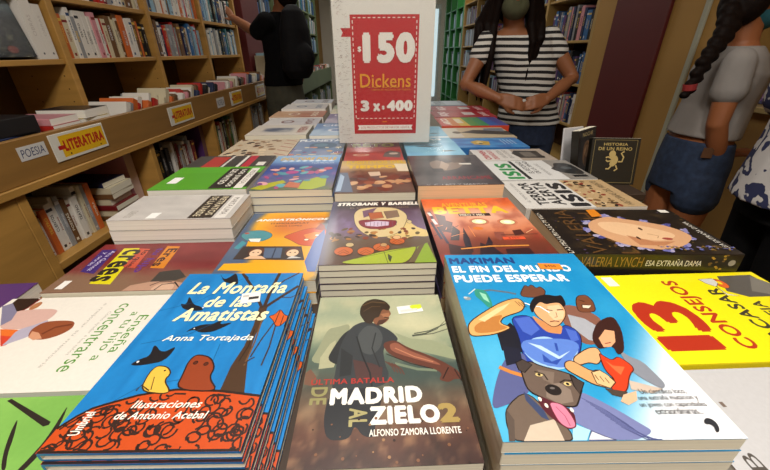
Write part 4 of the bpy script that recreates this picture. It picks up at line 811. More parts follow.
def art_N(a):
    a.rect(0, 0, 1, 1, '#dcd7cd')
    a.poly([(0.232,0.065),(-0.010,0.016),(-0.026,0.068),(-0.017,0.150),(0.114,0.158),(0.220,0.143),(0.286,0.124)], '#2e1e18'); a.line([(0.269,0.115),(0.132,0.153),(-0.008,0.157)], .0022, '#7a2a22'); a.poly([(0.163,0.091),(0.148,0.330),(0.261,0.350),(0.364,0.319),(0.406,0.247),(0.391,0.157),(0.318,0.115)], '#c8a49a'); a.poly([(0.102,-0.010),(0.060,0.033),(0.183,0.123),(0.288,0.153),(0.352,0.135)], '#7a7690')
    a.poly([(0.391,0.157),(0.408,0.268),(0.485,0.304),(0.485,0.212)], '#d86a2a'); a.poly([(0.464,0.199),(0.485,0.290),(0.570,0.286),(0.582,0.268)], '#c9402c'); a.poly([(0.406,0.247),(0.348,0.310),(0.285,0.347),(0.384,0.370),(0.488,0.345),(0.543,0.297),(0.582,0.268),(0.512,0.266)], '#a8a2b4'); a.ell([(0.108,0.182)][0], (.008, .005), '#a8704a')
    a.poly([(0.488,0.342),(0.402,0.314),(0.317,0.336),(0.307,0.428),(0.325,0.495),(0.403,0.518),(0.475,0.496),(0.524,0.442),(0.520,0.381)], '#8a4a2e'); a.poly([(0.494,0.348),(0.427,0.332),(0.446,0.375),(0.511,0.422),(0.526,0.388)], '#c89070'); a.line([(0.462,0.397),(0.387,0.426),(0.360,0.495)], .003, '#6a3420')
    a.text('Enseña', [(.27, .80), (.68, .85)], '#4f8c2c', .0); a.text('a tu hijo a', [(.225, .735), (.75, .79)], '#4f8c2c', .0); a.text('concentrarse', [(.11, .645), (.84, .70)], '#4f8c2c', .0)
    a.text('Cómo ayudar a los niños', [(.21, .612), (.69, .634)], '#a8a49c', .0); a.text('a mejorar su memoria', [(.1, .545), (.8, .567)], '#a8a49c', .0)
def art_N2(a):
    a.grid(20, 20, lambda u, v: mix(mix(rgb('#86b85a'), rgb('#74a84e'), nz(u, v, 3, 1)+.5), rgb('#5f9a4a'), sst(.4, .9, u)))
    a.poly([(0.022,0.568),(0.009,0.579),(0.175,0.817),(0.195,0.819),(0.203,0.803)], '#2a2420'); a.poly([(0.438,0.789),(0.354,0.747),(0.235,0.702),(0.131,0.675),(0.264,0.732),(0.355,0.763),(0.439,0.806)], '#2a2420'); a.poly([(0.453,0.842),(0.384,0.850),(0.271,0.854),(0.035,0.822),(0.246,0.873),(0.374,0.875),(0.454,0.866)], '#2a2420')
def art_O(a):
    a.grid(26, 36, lambda u, v: mix(mix(rgb('#e0a020'), rgb('#c86a28'), sst(.5, .72, v)*sst(.15, .5, u)*sst(1.0, .8, v)*.9), (74, 92, 118), max(sst(.24, .14, u-.1*math.sin(v*6)), sst(.9, 1.0, u+.1*nz(u, v, 5, 2)))))
    a.poly([(0.033,0.134),(0.053,0.211),(0.835,0.215),(0.903,0.093)], '#e0a41c'); a.poly([(0.140,0.547),(0.224,0.574),(0.625,0.532),(0.739,0.429),(0.163,0.433)], '#dfa01e')
    a.text('ANIMATRÓNICOS', [(0.089,0.841),(0.978,0.892)], '#ece8e0', .06, .2); a.text('ITSMOLINPLAY', [(0.295,0.781),(0.757,0.808)], '#4a3018', .02); a.text('ROCA LOPEZ', [(0.359,0.735),(0.683,0.758)], '#5a3a1c', .02)
    a.poly([(0.009,0.596),(0.071,0.672),(0.244,0.683),(0.381,0.615),(0.383,0.554),(0.299,0.498),(0.150,0.503)], '#4a8a94', '#2a4a54'); a.poly([(0.130,0.547),(0.278,0.548),(0.282,0.490),(0.177,0.499)], '#e4e4dc', '#3a4a50'); a.ell([(0.078,0.634)][0], (.004, .003), '#a84a3c'); a.poly([(0.043,0.410),(0.079,0.519),(0.149,0.483),(0.101,0.394)], '#3f8a98')
    a.poly([(0.507,0.565),(0.637,0.638),(0.778,0.698),(0.980,0.708),(1.012,0.519),(0.908,0.410),(0.739,0.429),(0.608,0.517)], '#c2502a', '#4a1c10'); a.poly([(0.739,0.588),(0.860,0.631),(0.952,0.612),(0.905,0.523),(0.801,0.511)], '#d8803a'); a.ell([(0.790,0.512)][0], (.004, .003), '#f0e8d0', edge='#2a1810'); a.ell([(0.898,0.577)][0], (.004, .003), '#f0e8d0', edge='#2a1810'); a.poly([(0.850,0.679),(0.898,0.779),(0.951,0.743),(0.980,0.643)], '#8a3020')
    a.poly([(0.111,0.261),(0.132,0.434),(0.763,0.414),(0.841,0.229)], '#39302e'); a.poly([(0.414,0.271),(0.369,0.405),(0.564,0.399),(0.590,0.266)], '#52627c'); a.line([(0.502,0.268),(0.494,0.396)], .002, '#2a3448')
    for c in ([(0.306,0.354)][0], [(0.693,0.342)][0]): a.ell(c, (.012, .014), '#5a3428'); a.ell((c[0], c[1]-.015), (.0095, .011), '#e0bc9a', edge='#3a2418'); a.ell((c[0]-.025, c[1]-.01), (.0014, .0014), '#2a1a14'); a.ell((c[0]+.025, c[1]-.01), (.0014, .0014), '#2a1a14')
    a.poly([(0.216,0.263),(0.266,0.300),(0.384,0.296),(0.449,0.255)], '#d8b08c'); a.poly([(0.652,0.254),(0.700,0.287),(0.805,0.259)], '#c8c4c0')
    a.poly([(0.846,0.210),(0.883,0.523),(0.963,0.676),(1.034,0.519),(0.976,0.091),(0.903,0.093)], '#3a5a9a')
def art_P(a):
    a.grid(30, 30, lambda u, v: mix((196, 196, 198), (150, 150, 152), .55*math.exp(-((math.hypot(u-.35, (v-.25)*1.4)-.42)/.07)**2)+.25*math.exp(-((math.hypot(u-.35, (v-.25)*1.4)-.2)/.05)**2)))
    a.text('B', [(.44, .9), (.52, .95)], '#55504c', .0); a.text('Y', [(.56, .9), (.63, .94)], '#55504c', .0); a.rect(*[(0.756,0.832)][0], *[(0.787,0.847)][0], '#7a6a60')
def art_I3(a):
    a.rect(0, 0, 1, 1, '#cfcdc8'); a.rect(0, .0, 1, .42, '#b89c74')
    a.text('TERROR', [(.1, .76), (.92, .86)], '#26272a', .035); a.text('ALERTA', [(.1, .63), (.92, .74)], '#26272a', .035); a.text('ISIS', [(.04, .44), (.9, .6)], '#26272a', .05); a.text('EL TERROR QUE LLEGA', [(.2, .9), (.9, .93)], '#6a6a6a', .0)
    rn = random.Random(1)
    for k in range(60): a.ell((rn.uniform(.03, .97), rn.uniform(.2, .4)), (rn.uniform(.002, .006), rn.uniform(.002, .008)), rn.choice(('#4a3a28', '#2a2420', '#7a6040', '#d0b890', '#8a3a2a')), rn.random()*3, 7)
    a.text('HISTORIAS DEL FRENTE', [(.06, .08), (.94, .14)], '#7a6a50', .0)
def art_I2(a):
    a.rect(0, 0, 1, 1, '#d2d2d0'); a.text('ISIS', [(.05, .72), (.85, .9)], '#2f8a4a', .04); a.rect(.03, .66, .97, .7, '#26272a')
    a.text('EL RETORNO', [(.3, .56), (.95, .62)], '#3a3a3c', .02); a.text('DE LA YIHAD', [(.3, .49), (.95, .54)], '#3a3a3c', .02); a.text('FERNANDO SANZ', [(.2, .4), (.8, .44)], '#7a7a7a', .0)
    a.rect(0, 0, 1, .28, '#8a8680'); a.poly([(.2, .02), (.8, .02), (.85, .2), (.6, .26), (.55, .32), (.4, .3), (.25, .22)], '#2a2c2e'); a.ell((.55, .14), (.012, .014), '#4a5054', edge='#141414'); a.rect(.1, .05, .2, .2, '#1f2022')
def art_I1(a):
    a.rect(0, 0, 1, 1, '#cfcbc6'); a.rect(0, .0, 1, .45, '#a89a8c'); a.text('CRIMEN', [(.1, .82), (.9, .9)], '#a8323c', .05); a.text('ORGANIZADO', [(.1, .72), (.9, .79)], '#a8323c', .03); a.text('UNA HISTORIA', [(.2, .6), (.9, .66)], '#6a6664', .0); a.text('DE LA CIUDAD', [(.2, .52), (.9, .57)], '#6a6664', .0)
    a.poly([(.15, .12), (.8, .1), (.85, .4), (.6, .48), (.2, .44)], '#3c3836'); a.rect(.3, .2, .7, .36, '#6d665f'); a.ell((.3, .14), (.008, .01), '#1c1a1a'); a.ell((.7, .14), (.008, .01), '#1c1a1a')
def art_BL(a):
    a.grid(16, 20, lambda u, v: mix((28, 96, 168), (60, 140, 200), nz(u, v, 5, 4)+.5)); a.poly([(.2, .5), (.6, .45), (.75, .6), (.6, .72), (.3, .7)], '#b8963c'); a.ell((.5, .6), (.014, .01), '#d8c080'); a.ell((.4, .6), (.008, .006), '#3a4a3a')
    for k in range(4): a.line([(.3, .12+.05*k), (.8, .12+.05*k)], .002, '#c8dcf0')
def art_BG(a):
    a.rect(0, 0, 1, 1, '#b8a98c'); a.poly([(.2, 0), (.6, 0), (.75, .5), (.5, .75), (.35, .5)], '#2c2a28'); a.rect(.05, .75, .95, .98, '#c4beb2'); a.ell((.5, .8), (.02, .015), '#5a4a3c'); a.poly([(.55, .05), (.9, .0), (.9, .3), (.7, .35)], '#6d7480')
def art_RB(a):
    for k, c in enumerate(('#b8322a', '#c8702a', '#c8a82a', '#3f8a3a', '#2a8a5a', '#2c5aa8', '#3a3f90')): a.rect(0, 1-(k+1)/7, 1, 1-k/7, c)
    a.rect(.3, .62, .8, .72, '#d8ccb0'); a.text('ARCO', [(.15, .82), (.85, .93)], '#e8dcd0', .05)
def art_R(a):
    a.grid(10, 12, lambda u, v: mix((150, 30, 46), (176, 44, 58), nz(u, v, 4, 1)+.5)); a.text('ROJO', [(.15, .7), (.85, .88)], '#e0c8c8', .06); a.rect(.3, .3, .75, .48, '#cfc8c8'); a.text('DIARIO', [(.1, .1), (.8, .2)], '#e0c8c8', .03)
def art_GB(a): a.rect(0, 0, 1, 1, '#8a9aa6'); a.rect(.1, .1, .9, .4, '#a8b8c4'); a.text('MAR', [(.2, .6), (.8, .8)], '#dce4e8', .05)
def art_S(a):
    a.grid(10, 16, lambda u, v: mix((104, 168, 204), (130, 188, 216), nz(u, v, 3, 7)+.5)); a.poly([(.2, .72), (.45, .76), (.5, .72), (.75, .74), (.5, .68), (.3, .69)], '#2a3a48'); a.poly([(.6, .5), (.8, .52), (.9, .48), (.7, .46)], '#3a4a58'); a.rect(0, .2, 1, .28, '#d8e4e8'); a.text('ALAS', [(.2, .05), (.8, .16)], '#e8eef0', .05)
def art_RC(a):
    a.grid(10, 16, lambda u, v: mix((176, 48, 40), (150, 36, 36), nz(u, v, 5, 3)+.5)); a.ell((.28, .3), (.022, .012), '#c8a890', edge='#7a1c18'); a.ell((.28, .3), (.014, .006), '#b03a30'); a.poly([(.65, .2), (.95, .15), (.98, .4), (.8, .5), (.7, .4)], '#5a4a48'); a.ell((.85, .35), (.012, .01), '#c8b0a0'); a.text('RETO', [(.1, .7), (.9, .9)], '#e0c040', .06)
def art_W1(a):
    a.rect(0, 0, 1, 1, '#bfae94'); rn = random.Random(12)
    for k in range(46): a.ell((rn.uniform(.02, .98), rn.uniform(.05, .72)), (rn.uniform(.004, .012), rn.uniform(.004, .012)), rn.choice(('#3a2c22', '#8a6a48', '#d8c4a4', '#2a2624', '#6a4a38', '#a88460')), rn.random()*3, 9)
    for k in range(5): a.line([(.05+.2*k, .78), (.15+.2*k, .98)], .004, '#a04a44')
def art_W2(a):
    a.grid(16, 12, lambda u, v: mix(rgb('#c9c2b6'), rgb('#4a5468'), sst(.25, .4, u)*sst(.8, .55, u)*sst(.15, .3, v)*sst(.75, .6, v)*(1+nz(u, v, 6, 2)))); a.text('NIEBLA', [(.2, .8), (.8, .95)], '#8a3a2a', .04)
def art_C2(a):
    a.grid(16, 20, lambda u, v: mix((92, 120, 156), (130, 140, 168), nz(u, v, 4, 3)+.5)); rn = random.Random(21)
    a.ell((.6, .6), (.04, .04), '#3f5a74'); a.ell((.55, .62), (.02, .02), '#56788c')
    for k in range(30): a.ell((rn.random(), rn.uniform(0, .5)), (rn.uniform(.005, .014), rn.uniform(.003, .01)), rn.choice(('#c8a060', '#8a5a78', '#5a4a80', '#c87a6a', '#a8b0c0', '#d8c8a0')), rn.random()*3, 8)
    a.text('PLANETA', [(.1, .82), (.9, .94)], '#d8dce0', .05)
def art_simple(c1, c2, word, c3):
    def f(a):
        a.grid(8, 10, lambda u, v: mix(rgb(c1), rgb(c2), sst(.2, .8, v)+.5*nz(u, v, 5, 2))); a.text(word, [(.15, .74), (.85, .88)], c3, .04); a.ell((.5, .4), (.03, .025), c3); a.ell((.5, .4), (.02, .016), c2)
    return f
STK = 'beside in the stack'
# key: art, base colour, spine colour, pages, hard, what the top cover looks like, short name of the pile, category
SPEC = {
 'A': (art_A, '#4a4a40', '#2a2a28', 'cream', False, 'paperback with shouting man seen from behind, green and brown cover', 'shouting man paperback'),
 'B': (art_B, '#1d8cc4', '#c9c2ae', 'cream', False, 'thick blue comic paperback with muscular hero, grey dog and woman in red', 'blue hero and dog comic'),
 'C': (art_C, '#1670b8', '#1670b8', 'white', True, 'blue picture book hardback with black birds, bare tree and orange hill', 'blue bird picture book'),
 'D': (art_D, '#ecd90c', '#e0ce10', 'cream', False, 'bright yellow book with big red 13 on its cover', 'yellow 13 book'),
 'E': (art_E, '#1c1612', '#1a1512', 'peach', False, 'thick black biography with reclining face and gold lettered spine', 'black biography'),
 'F': (art_F, '#c0502c', '#2c2440', 'peach', False, 'orange comic with huge glowing eyes, behind the blue hero comic', 'orange glowing eyes comic'),
 'G': (art_G, '#3a2c3a', '#3a3068', 'cream', False, 'purple comic with a giant toothy grin and green strip below', 'purple grin comic'),
 'H': (art_H, '#3a373b', '#2c2a2e', 'peach', False, 'thick charcoal novel with hands and dark red title', 'charcoal novel'),
 'I': (art_I, '#7a5a44', '#4a5a78', 'cream', False, 'brown collage comic with yellow title in front of the price sign', 'brown collage comic'),
 'J': (art_J, '#3a5488', '#3a5488', 'cream', False, 'blue comic with multicoloured crowd and yellow title', 'blue crowd comic'),
 'K': (art_K, '#54a02a', '#54a02a', 'white', False, 'green cover book with black and white title boxes', 'green boxed title book'),
 'L': (art_L, '#b4b0ac', '#a8a4a0', 'white', False, 'pale grey pocket book with dark title box on two thick copies', 'pale grey pocket book'),
 'M': (art_M, '#6a2226', '#5a1c20', 'cream', False, 'dark red book with yellow and orange title strips and a face', 'dark red strips book'),
 'N': (art_N, '#dcd7cd', '#d8d4ca', 'white', False, 'white parenting book with reclining boy and green lettering', 'white parenting book'),
 'N2': (art_N2, '#7cb054', '#6a9c48', 'white', False, 'light green book with bold black brush strokes at lower left', 'light green brush book'),
 'O': (art_O, '#d89a20', '#4a5a74', 'cream', False, 'yellow robot comic with teal robot, red fox and two faces', 'yellow robot comic'),
 'P': (art_P, '#c4c4c6', '#b8b8ba', 'white', False, 'pale grey book with faint rings under the hero comic corner', 'pale ringed book'),
 'I3': (art_I3, '#cfcdc8', '#c8c4bc', 'white', False, 'white TERROR ALERTA ISIS book with brown photo strip', 'terror alert book'),
 'I2': (art_I2, '#d2d2d0', '#c8c8c4', 'white', False, 'white book with green ISIS title and black camera picture', 'green title ISIS book'),
 'I1': (art_I1, '#cfcbc6', '#c8c4bc', 'white', False, 'pale book with small red title and dark car photograph', 'car photograph book'),
 'BL': (art_BL, '#2668a8', '#2668a8', 'white', False, 'bright blue book with golden island on cover', 'blue island book'),
 'BG': (art_BG, '#b8a98c', '#a8987c', 'cream', False, 'beige book with black figure on cover', 'beige figure book'),
 'RB': (art_RB, '#b8602a', '#c0432a', 'white', False, 'rainbow striped book beside the woman in stripes', 'rainbow book'),
 'R1': (art_R, '#a02c3c', '#98283a', 'white', False, 'red book lying just beyond the rainbow book', 'near red book'),
 'R2': (art_R, '#a02c3c', '#98283a', 'white', False, 'red book lying farther from the rainbow book, by the grey one', 'far red book'),
 'GB': (art_GB, '#8a9aa6', '#8a9aa6', 'white', False, 'grey blue book at the far end of the right row', 'grey blue book'),
 'S1': (art_S, '#7ab0d0', '#7ab0d0', 'cream', False, 'sky blue book with dark birds right of the price sign foot', 'near sky blue book'),
 'S2': (art_S, '#84b4cc', '#84b4cc', 'cream', False, 'sky blue book just behind the price sign', 'far sky blue book'),
 'RC': (art_RC, '#a83428', '#98302a', 'cream', False, 'red comic lying under the foot of the price sign', 'red comic'),
 'W1': (art_W1, '#b8a88c', '#a8987c', 'cream', False, 'beige book with crowd of small portraits', 'beige portraits book'),
 'W2': (art_W2, '#c4beb2', '#b8b0a0', 'cream', False, 'thick cream book with dark misty picture', 'cream misty book'),
 'K2': (art_K2, '#3a3836', '#3a3836', 'white', False, 'charcoal book with red and white bands behind the green one', 'charcoal banded book'),
 'C2': (art_C2, '#7088a4', '#7088a4', 'cream', False, 'grey blue comic with dark planet behind the blue crowd comic', 'planet comic'),
 'WB': (art_simple('#a8bcd0', '#5a7aa8', 'CIELO', '#d8d8e0'), '#9ab0c8', '#9ab0c8', 'white', False, 'pale blue book left of the price sign', 'pale blue book'),
 'X1': (art_simple('#d0ccc8', '#b8b4b8', 'CASA', '#7a4a44'), '#c8c4c0', '#c0bcb8', 'white', False, 'off white book beyond the cream misty one', 'off white book'),
 'X2': (art_simple('#c8a07a', '#a0583a', 'OTOÑO', '#e0d0b8'), '#b8805a', '#a8745a', 'white', False, 'orange brown photo cover book on the far left of the table', 'orange photo book'),
 'X3': (art_simple('#d8d4d0', '#c0bcbc', 'BLANCO', '#5a6a80'), '#d4d0cc', '#ccc8c4', 'white', False, 'white book second from the far left end of the table', 'near white end book'),
 'X4': (art_simple('#d0d0d4', '#b8bcc4', 'NIEVE', '#6a5a5a'), '#d0d0d0', '#c8c8c8', 'white', False, 'white book last at the far left end of the table', 'far white end book'),
 'Y1': (art_simple('#b0a8b8', '#6a5a84', 'LUNA', '#d8d0dc'), '#8a7a98', '#8a7a98', 'cream', False, 'mauve book behind the pale blue one', 'mauve book'),
 'Y2': (art_simple('#c8c0a8', '#8a9a78', 'BOSQUE', '#4a5a3a'), '#b0ac90', '#b0ac90', 'cream', False, 'sage book behind the mauve one', 'sage book'),
 'Y5': (art_simple('#d0c8c0', '#a89890', 'POLVO', '#5a4a44'), '#c0b4ac', '#c0b4ac', 'cream', False, 'stone coloured book at the far middle of the table', 'stone book'),
 'Y6': (art_simple('#c0b8d0', '#887aa0', 'VIOLA', '#e0dce8'), '#a498b8', '#a498b8', 'cream', False, 'lilac book at the far middle of the table', 'lilac book'),
}
JIT = {'A': .0004, 'B': .0005, 'G': .0008, 'I': .0008, 'H': .0008, 'L': .001, 'E': .0006, 'C': .0012}
STICKER = {'A': ('price_sticker', [(.64, .835), (.84, .9)], '#e6e6e0', 8), 'B': ('price_sticker', [(.66, .85), (.82, .9)], '#dc8420', -4), 'C': ('price_sticker', [(0.58, 0.733), (0.727, 0.818)], '#e2e0dc', 12), 'D': ('price_sticker', [(.84, .87), (.97, .93)], '#ece8dc', 0), 'F': ('price_sticker', [(.62, .3), (.82, .335)], '#d8502a', 0), 'K': ('price_sticker', [(.5, .1), (.75, .2)], '#e0e0dc', 0), 'L': ('price_sticker', [(.75, .3), (.95, .38)], '#e0e0dc', 0), 'H': ('price_sticker', [(.66, .62), (.82, .67)], '#c8c4bc', 0), 'E': ('price_sticker', [(.9, .04), (.97, .1)], '#d8d4cc', 0)}
def stack(k):
    cx, cy, w, h, rot, d, n = MAIN[k]
    art, base, spine, pages, hard, desc, short = SPEC[k]
    ztop = EYE-d; tt = (ztop-TZ)/n
    th = tt-0.0008
    cov, pg = book_meshes(w, h, th, base, spine, pages, hard, art, PRINT, spine_E if k == 'E' else None)
    ink = INKS[0]
    under = cov if k == 'C' or n == 1 else book_meshes(w, h, tt-.0004, base, spine, pages, hard, None)[0]
    upg = pg if under is cov else book_meshes(w, h, tt-.0004, base, spine, pages, hard, None)[1]
    rn = random.Random(k); j = JIT.get(k, .0015)
    top = None
    for i in range(n):
        dx, dy, dr = (0, 0, 0) if i == 0 else (rn.uniform(-j, j), rn.uniform(-j, j), rn.uniform(-.004, .004)*(j/.0015))
        if k == 'C' and i: dx += (.0015, .003, .0048, .0065, .009, .0108)[i-1]; dy -= .002*i
        if k == 'B' and i: dx += .0012*i
        o = link('book', under if i else cov, None, (cx+dx, cy+dy, ztop-(i+1)*tt), (0, 0, math.radians(rot)+dr))
        lb = desc if i == 0 else '%s copy down in the pile under the top %s' % (ORD[i], short)
        if i == 0 and n > 1: lb = desc+', top of its pile' if len(desc.split()) < 12 else desc
        tag(o, lb, 'book', 'stacked copies of the '+short)
        link('pages', upg if i else pg, o)
        if i == 0: top = o
    if k in STICKER:
        nm, ((u0, v0), (u1, v1)), col, ang = STICKER[k]
        sw, sh = (u1-u0)*w, (v1-v0)*h
        m = MB().box(-sw/2, sw/2, -sh/2, sh/2, 0, .0003, MATTE, 0, col)
        a = Art(m, sw, sh, Matrix.Translation((-sw/2, -sh/2, .0003)), MATTE)
        if k == 'A': a.ell((.8, .75), (.008, .005), '#c8d82a'); a.rect(.1, .2, .8, .5, '#cfcfc8')
        elif k == 'B': a.text('$450', [(.25, .25), (.75, .75)], '#7a3a10', .02)
        elif k == 'C': a.rect(.4, .3, .92, .55, '#2a2624'); a.rect(.08, .6, .4, .8, '#b8b4b0')
        elif k == 'F': a.text('$450', [(.25, .25), (.75, .75)], '#7a2410', .02)
        m.build(nm, top, ((u0+u1-1)/2*w, (v0+v1-1)/2*h, th+ink+2e-5), (0, 0, math.radians(ang)))
    return top
for k in MAIN: stack(k)
# ------------------------------------------------------------------ price sign in a clear stand
SW_, SH_ = .246, .37
sg = thing('price_sign', 'tall white sheet with red price panel reading 150 Dickens 3 x 400, in clear stand', 'sign', (.033, .985, EYE-.2285), math.radians(-1))
m = MB().box(-SW_/2, SW_/2, -.001, .001, .004, SH_, MATTE, 0, '#dcd8d2')
a = Art(m, SW_, SH_, Matrix(((1, 0, 0, -SW_/2), (0, 0, -1, -.001), (0, 1, 0, .004), (0, 0, 0, 1))), MATTE, 2e-5)
Ht = SH_-.004
# panel measured up from the foot of the sheet
RED = '#b81420'
def R_(u0, v0, u1, v1, c): a.rect(u0, v0, u1, v1, c)
PX0, PX1, PY0, PY1 = .172, .848, .066, .815
R_(PX0, PY0, PX1, PY1, RED); a.poly([(PX0-.095, .69), (PX0, .69), (PX0, .74), (PX0-.095, .74), (PX0-.075, .715)], RED)
for k in range(13):
    u = PX0+.03+k*.0482; R_(u, PY1-.02, u+.026, PY1-.015, '#e8e0d8'); R_(u, .172, u+.026, .177, '#e8e0d8')
for k in range(19):
    v = .18+k*.0325; R_(PX0+.02, v, PX0+.028, v+.018, '#e8e0d8'); R_(PX1-.028, v, PX1-.02, v+.018, '#e8e0d8')
WH = '#e6e0da'
a.text('150', [(.288, .534), (.815, .716)], WH, .06); a.text('$', [(.238, .6), (.275, .635)], WH, .04)
a.text('Dickens', [(.252, .382), (.778, .468)], '#e0981c', .008)
for u in (.278, .345, .41, .42, .49, .52, .575, .62, .64, .7): R_(u-.012, .381, u+.012, .385, '#e0981c')
a.text('LIBROS AL ALCANCE DE TODOS', [(.37, .362), (.778, .372)], '#e0981c', .0)
a.text('3', [(.247, .224), (.341, .298)], WH, .06); a.text('x', [(.38, .224), (.458, .278)], WH, .06); a.text('$', [(.475, .234), (.505, .262)], WH, .04); a.text('400', [(.526, .224), (.806, .298)], WH, .07)
R_(.48, .148, .53, .155, '#d8721c')
a.poly([(.21, .094), (.81, .094), (.795, .111), (.81, .128), (.21, .128), (.225, .111)], WH); a.text('LOS PRODUCTOS DE MAYOR VENTA', [(.245, .104), (.775, .119)], '#b04a44', .0)
rn = random.Random(4)
for k in range(120):      # faint handwriting down the left margin
    u, v = rn.uniform(.015, .135), rn.uniform(.03, .95)
    a.line([(u, v), (u+rn.uniform(.006, .02), v+rn.uniform(-.008, .01)), (u+rn.uniform(.014, .036), v+rn.uniform(-.006, .006))], .0007, rn.choice(('#6a5048', '#54403a', '#8a3a2a')), True)
m.build('printed_sheet', sg)
MB().box(-SW_/2-.004, SW_/2+.026, -.0045, -.003, .001, SH_+.01, CLEAR, .0004).box(-SW_/2-.004, SW_/2+.026, .003, .0045, .001, SH_+.01, CLEAR, .0004).build('clear_sleeve', sg)
MB().box(-SW_/2-.01, SW_/2+.034, -.085, .06, -.0035, .0, CLEAR, .001).build('clear_foot', sg)
# ------------------------------------------------------------------ books leaning at the right edge of the table
def upright_cover(name, w, h, th, col, loc, rz, lean, label, art=None):
    m = MB().box(-w/2, w/2, 0, th, 0, h, PRINT, .001, col).box(-w/2+.003, w/2+.0004, .0012, th-.0012, .002, h+.0004, PAGES['cream'])
    if art: art(Art(m, w, h, Matrix(((1, 0, 0, -w/2), (0, 0, -1, 0), (0, 1, 0, 0), (0, 0, 0, 1)))))
    return tag(m.build(name, None, loc, (lean, 0, rz)), label, 'book')
def art_lion(a):
    a.rect(.0, .0, 1, 1, '#15140f')
    for q in ([(.06, .04), (.06, .96), (.94, .96), (.94, .04), (.06, .04)],): a.line(q, .0011, '#8a7a4c')
    a.text('HISTORIA', [(.25, .84), (.75, .9)], '#a8945a', .02); a.text('DE UN REINO', [(.15, .74), (.85, .81)], '#a8945a', .02)
    # small gold rampant beast
    g = '#b09a62'
    a.poly([(.42, .42), (.5, .38), (.58, .46), (.6, .56), (.54, .64), (.46, .6), (.44, .52)], g); a.ell((.46, .66), (.008, .009), g); a.poly([(.38, .67), (.44, .7), (.44, .64)], g)
    for p in ([(.46, .56), (.38, .6), (.33, .58)], [(.46, .52), (.38, .5), (.34, .53)], [(.48, .42), (.42, .34), (.36, .34)], [(.56, .42), (.6, .34), (.54, .3)], [(.6, .5), (.68, .5), (.7, .6), (.64, .68), (.7, .72)]): a.line(p, .0036, g)
upright_cover('book', .115, .115, .02, '#15140f', (.61, .85, TZ+.0005), math.radians(-8), math.radians(-14), 'black book with gold rampant beast emblem leaning at the table edge', art_lion)
def art_dark(a): a.rect(0, 0, 1, 1, '#191613'); a.ell((.5, .5), (.024, .035), '#6a4a2c'); a.ell((.5, .56), (.014, .016), '#a07a54'); a.text('NOCHE', [(.2, .86), (.8, .94)], '#9a8a60', .02)
upright_cover('book', .1, .128, .02, '#191613', (.578, .91, TZ+.0005), math.radians(38), math.radians(-10), 'dark book with small portrait, left of the gold emblem book', art_dark)
upright_cover('booklet', .07, .122, .004, '#c9c8ca', (.558, .958, TZ+.0005), math.radians(20), math.radians(-8), 'plain white booklet standing left of the dark portrait book')
# ------------------------------------------------------------------ crate at the left edge
cr = thing('display_crate', 'low wooden display crate at the left of the table near the bin', 'crate', (-.60, .25, 0))
for z in (.2, .5, .885): MB().box(-.11, .11, -.22, .22, z-.018, z, WOODP, .002).build('crate_board', cr)
for x in (-.104, .104): MB().box(x-.006+(.012 if x < 0 else -.012)*0, x+.006, -.232, -.2205, 0, .885, WOODP, .001).box(x-.006, x+.006, .2205, .232, 0, .885, WOODP, .001).build('crate_post', cr)
z = .8855
for k, (w, h, th, col, lb) in enumerate(((.16, .21, .022, 'purple', 'dark purple book lying on the low crate at far left'),)):
    cov, pg = book_meshes(w, h, th, COLN[col], None, 'white', False)
    o = link('book', cov, None, (-.595, .36, z), (0, 0, math.radians(2))); tag(o, lb, 'book'); link('pages', pg, o); z += th+.0005
def art_gb(a): a.rect(0, 0, 1, 1, '#1c2a28'); a.line([(.03, .03), (.97, .03), (.97, .97), (.03, .97), (.03, .03)], .003, '#b8b4b8')
cov, pg = book_meshes(.16, .2, .02, '#1c2a28', None, 'white', False, art_gb)
o = link('book', cov, None, (-.592, .15, .8855), (0, 0, math.radians(3))); tag(o, 'dark green book with pale border on the low crate', 'book'); link('pages', pg, o)
# ------------------------------------------------------------------ people
SKIN = mat('warm_skin', '#8e5a3a', 0.55, 0.06, 9)
SKIN2 = mat('tan_skin', '#945a36', 0.55, 0.06, 9)
HAIR = mat('dark_hair', '#150d0a', 0.6, 0.35, 40, (6, 6, 1), spec=.08)
BLACK = mat('black_cotton', '#0a0a0c', 0.9, 0.2, 30, spec=.15)
def fuse(name, fn, m, parent, voxel=.006, smooth=4):
    """one continuous skin grown over overlapping rounded volumes"""
    mb = MB(); fn(mb, m); me = mb.mesh(name)
    o = bpy.data.objects.new(name, me); C.objects.link(o)
    r = o.modifiers.new('r', 'REMESH'); r.mode = 'VOXEL'; r.voxel_size = voxel
    if smooth: q = o.modifiers.new('s', 'SMOOTH'); q.iterations = smooth; q.factor = .5
    bpy.context.view_layer.update()
    nm = bpy.data.meshes.new_from_object(o.evaluated_get(bpy.context.evaluated_depsgraph_get()))
    bpy.data.objects.remove(o); bpy.data.meshes.remove(me)
    nm.materials.clear(); nm.materials.append(m); nm.polygons.foreach_set('use_smooth', [True]*len(nm.polygons)); nm.name = name
    return link(name, nm, parent)
def limb(mb, m, pts, rad, n=14):
    pts = [Vector(p) for p in pts]
    mb.tube(pts, rad, m, n)
    for p, r in zip(pts, rad): mb.ell(p, (r, r, r), m, 14, 8)
def loft(mb, m, rings, n=20):
    """rings: centre, half width, half depth, heading of the width axis"""
    vs, fs = [], []
    for c, rx, ry, a in rings:
        for k in range(n):
            t = 2*math.pi*k/n; x, y = rx*math.cos(t), ry*math.sin(t)
            vs.append((c[0]+x*math.cos(a)-y*math.sin(a), c[1]+x*math.sin(a)+y*math.cos(a), c[2]))
    for i in range(len(rings)-1):
        for k in range(n): fs.append((i*n+k, i*n+(k+1) % n, (i+1)*n+(k+1) % n, (i+1)*n+k))
    fs.append(tuple(range(n))[::-1]); fs.append(tuple((len(rings)-1)*n+k for k in range(n)))
    mb.add(vs, fs, m)
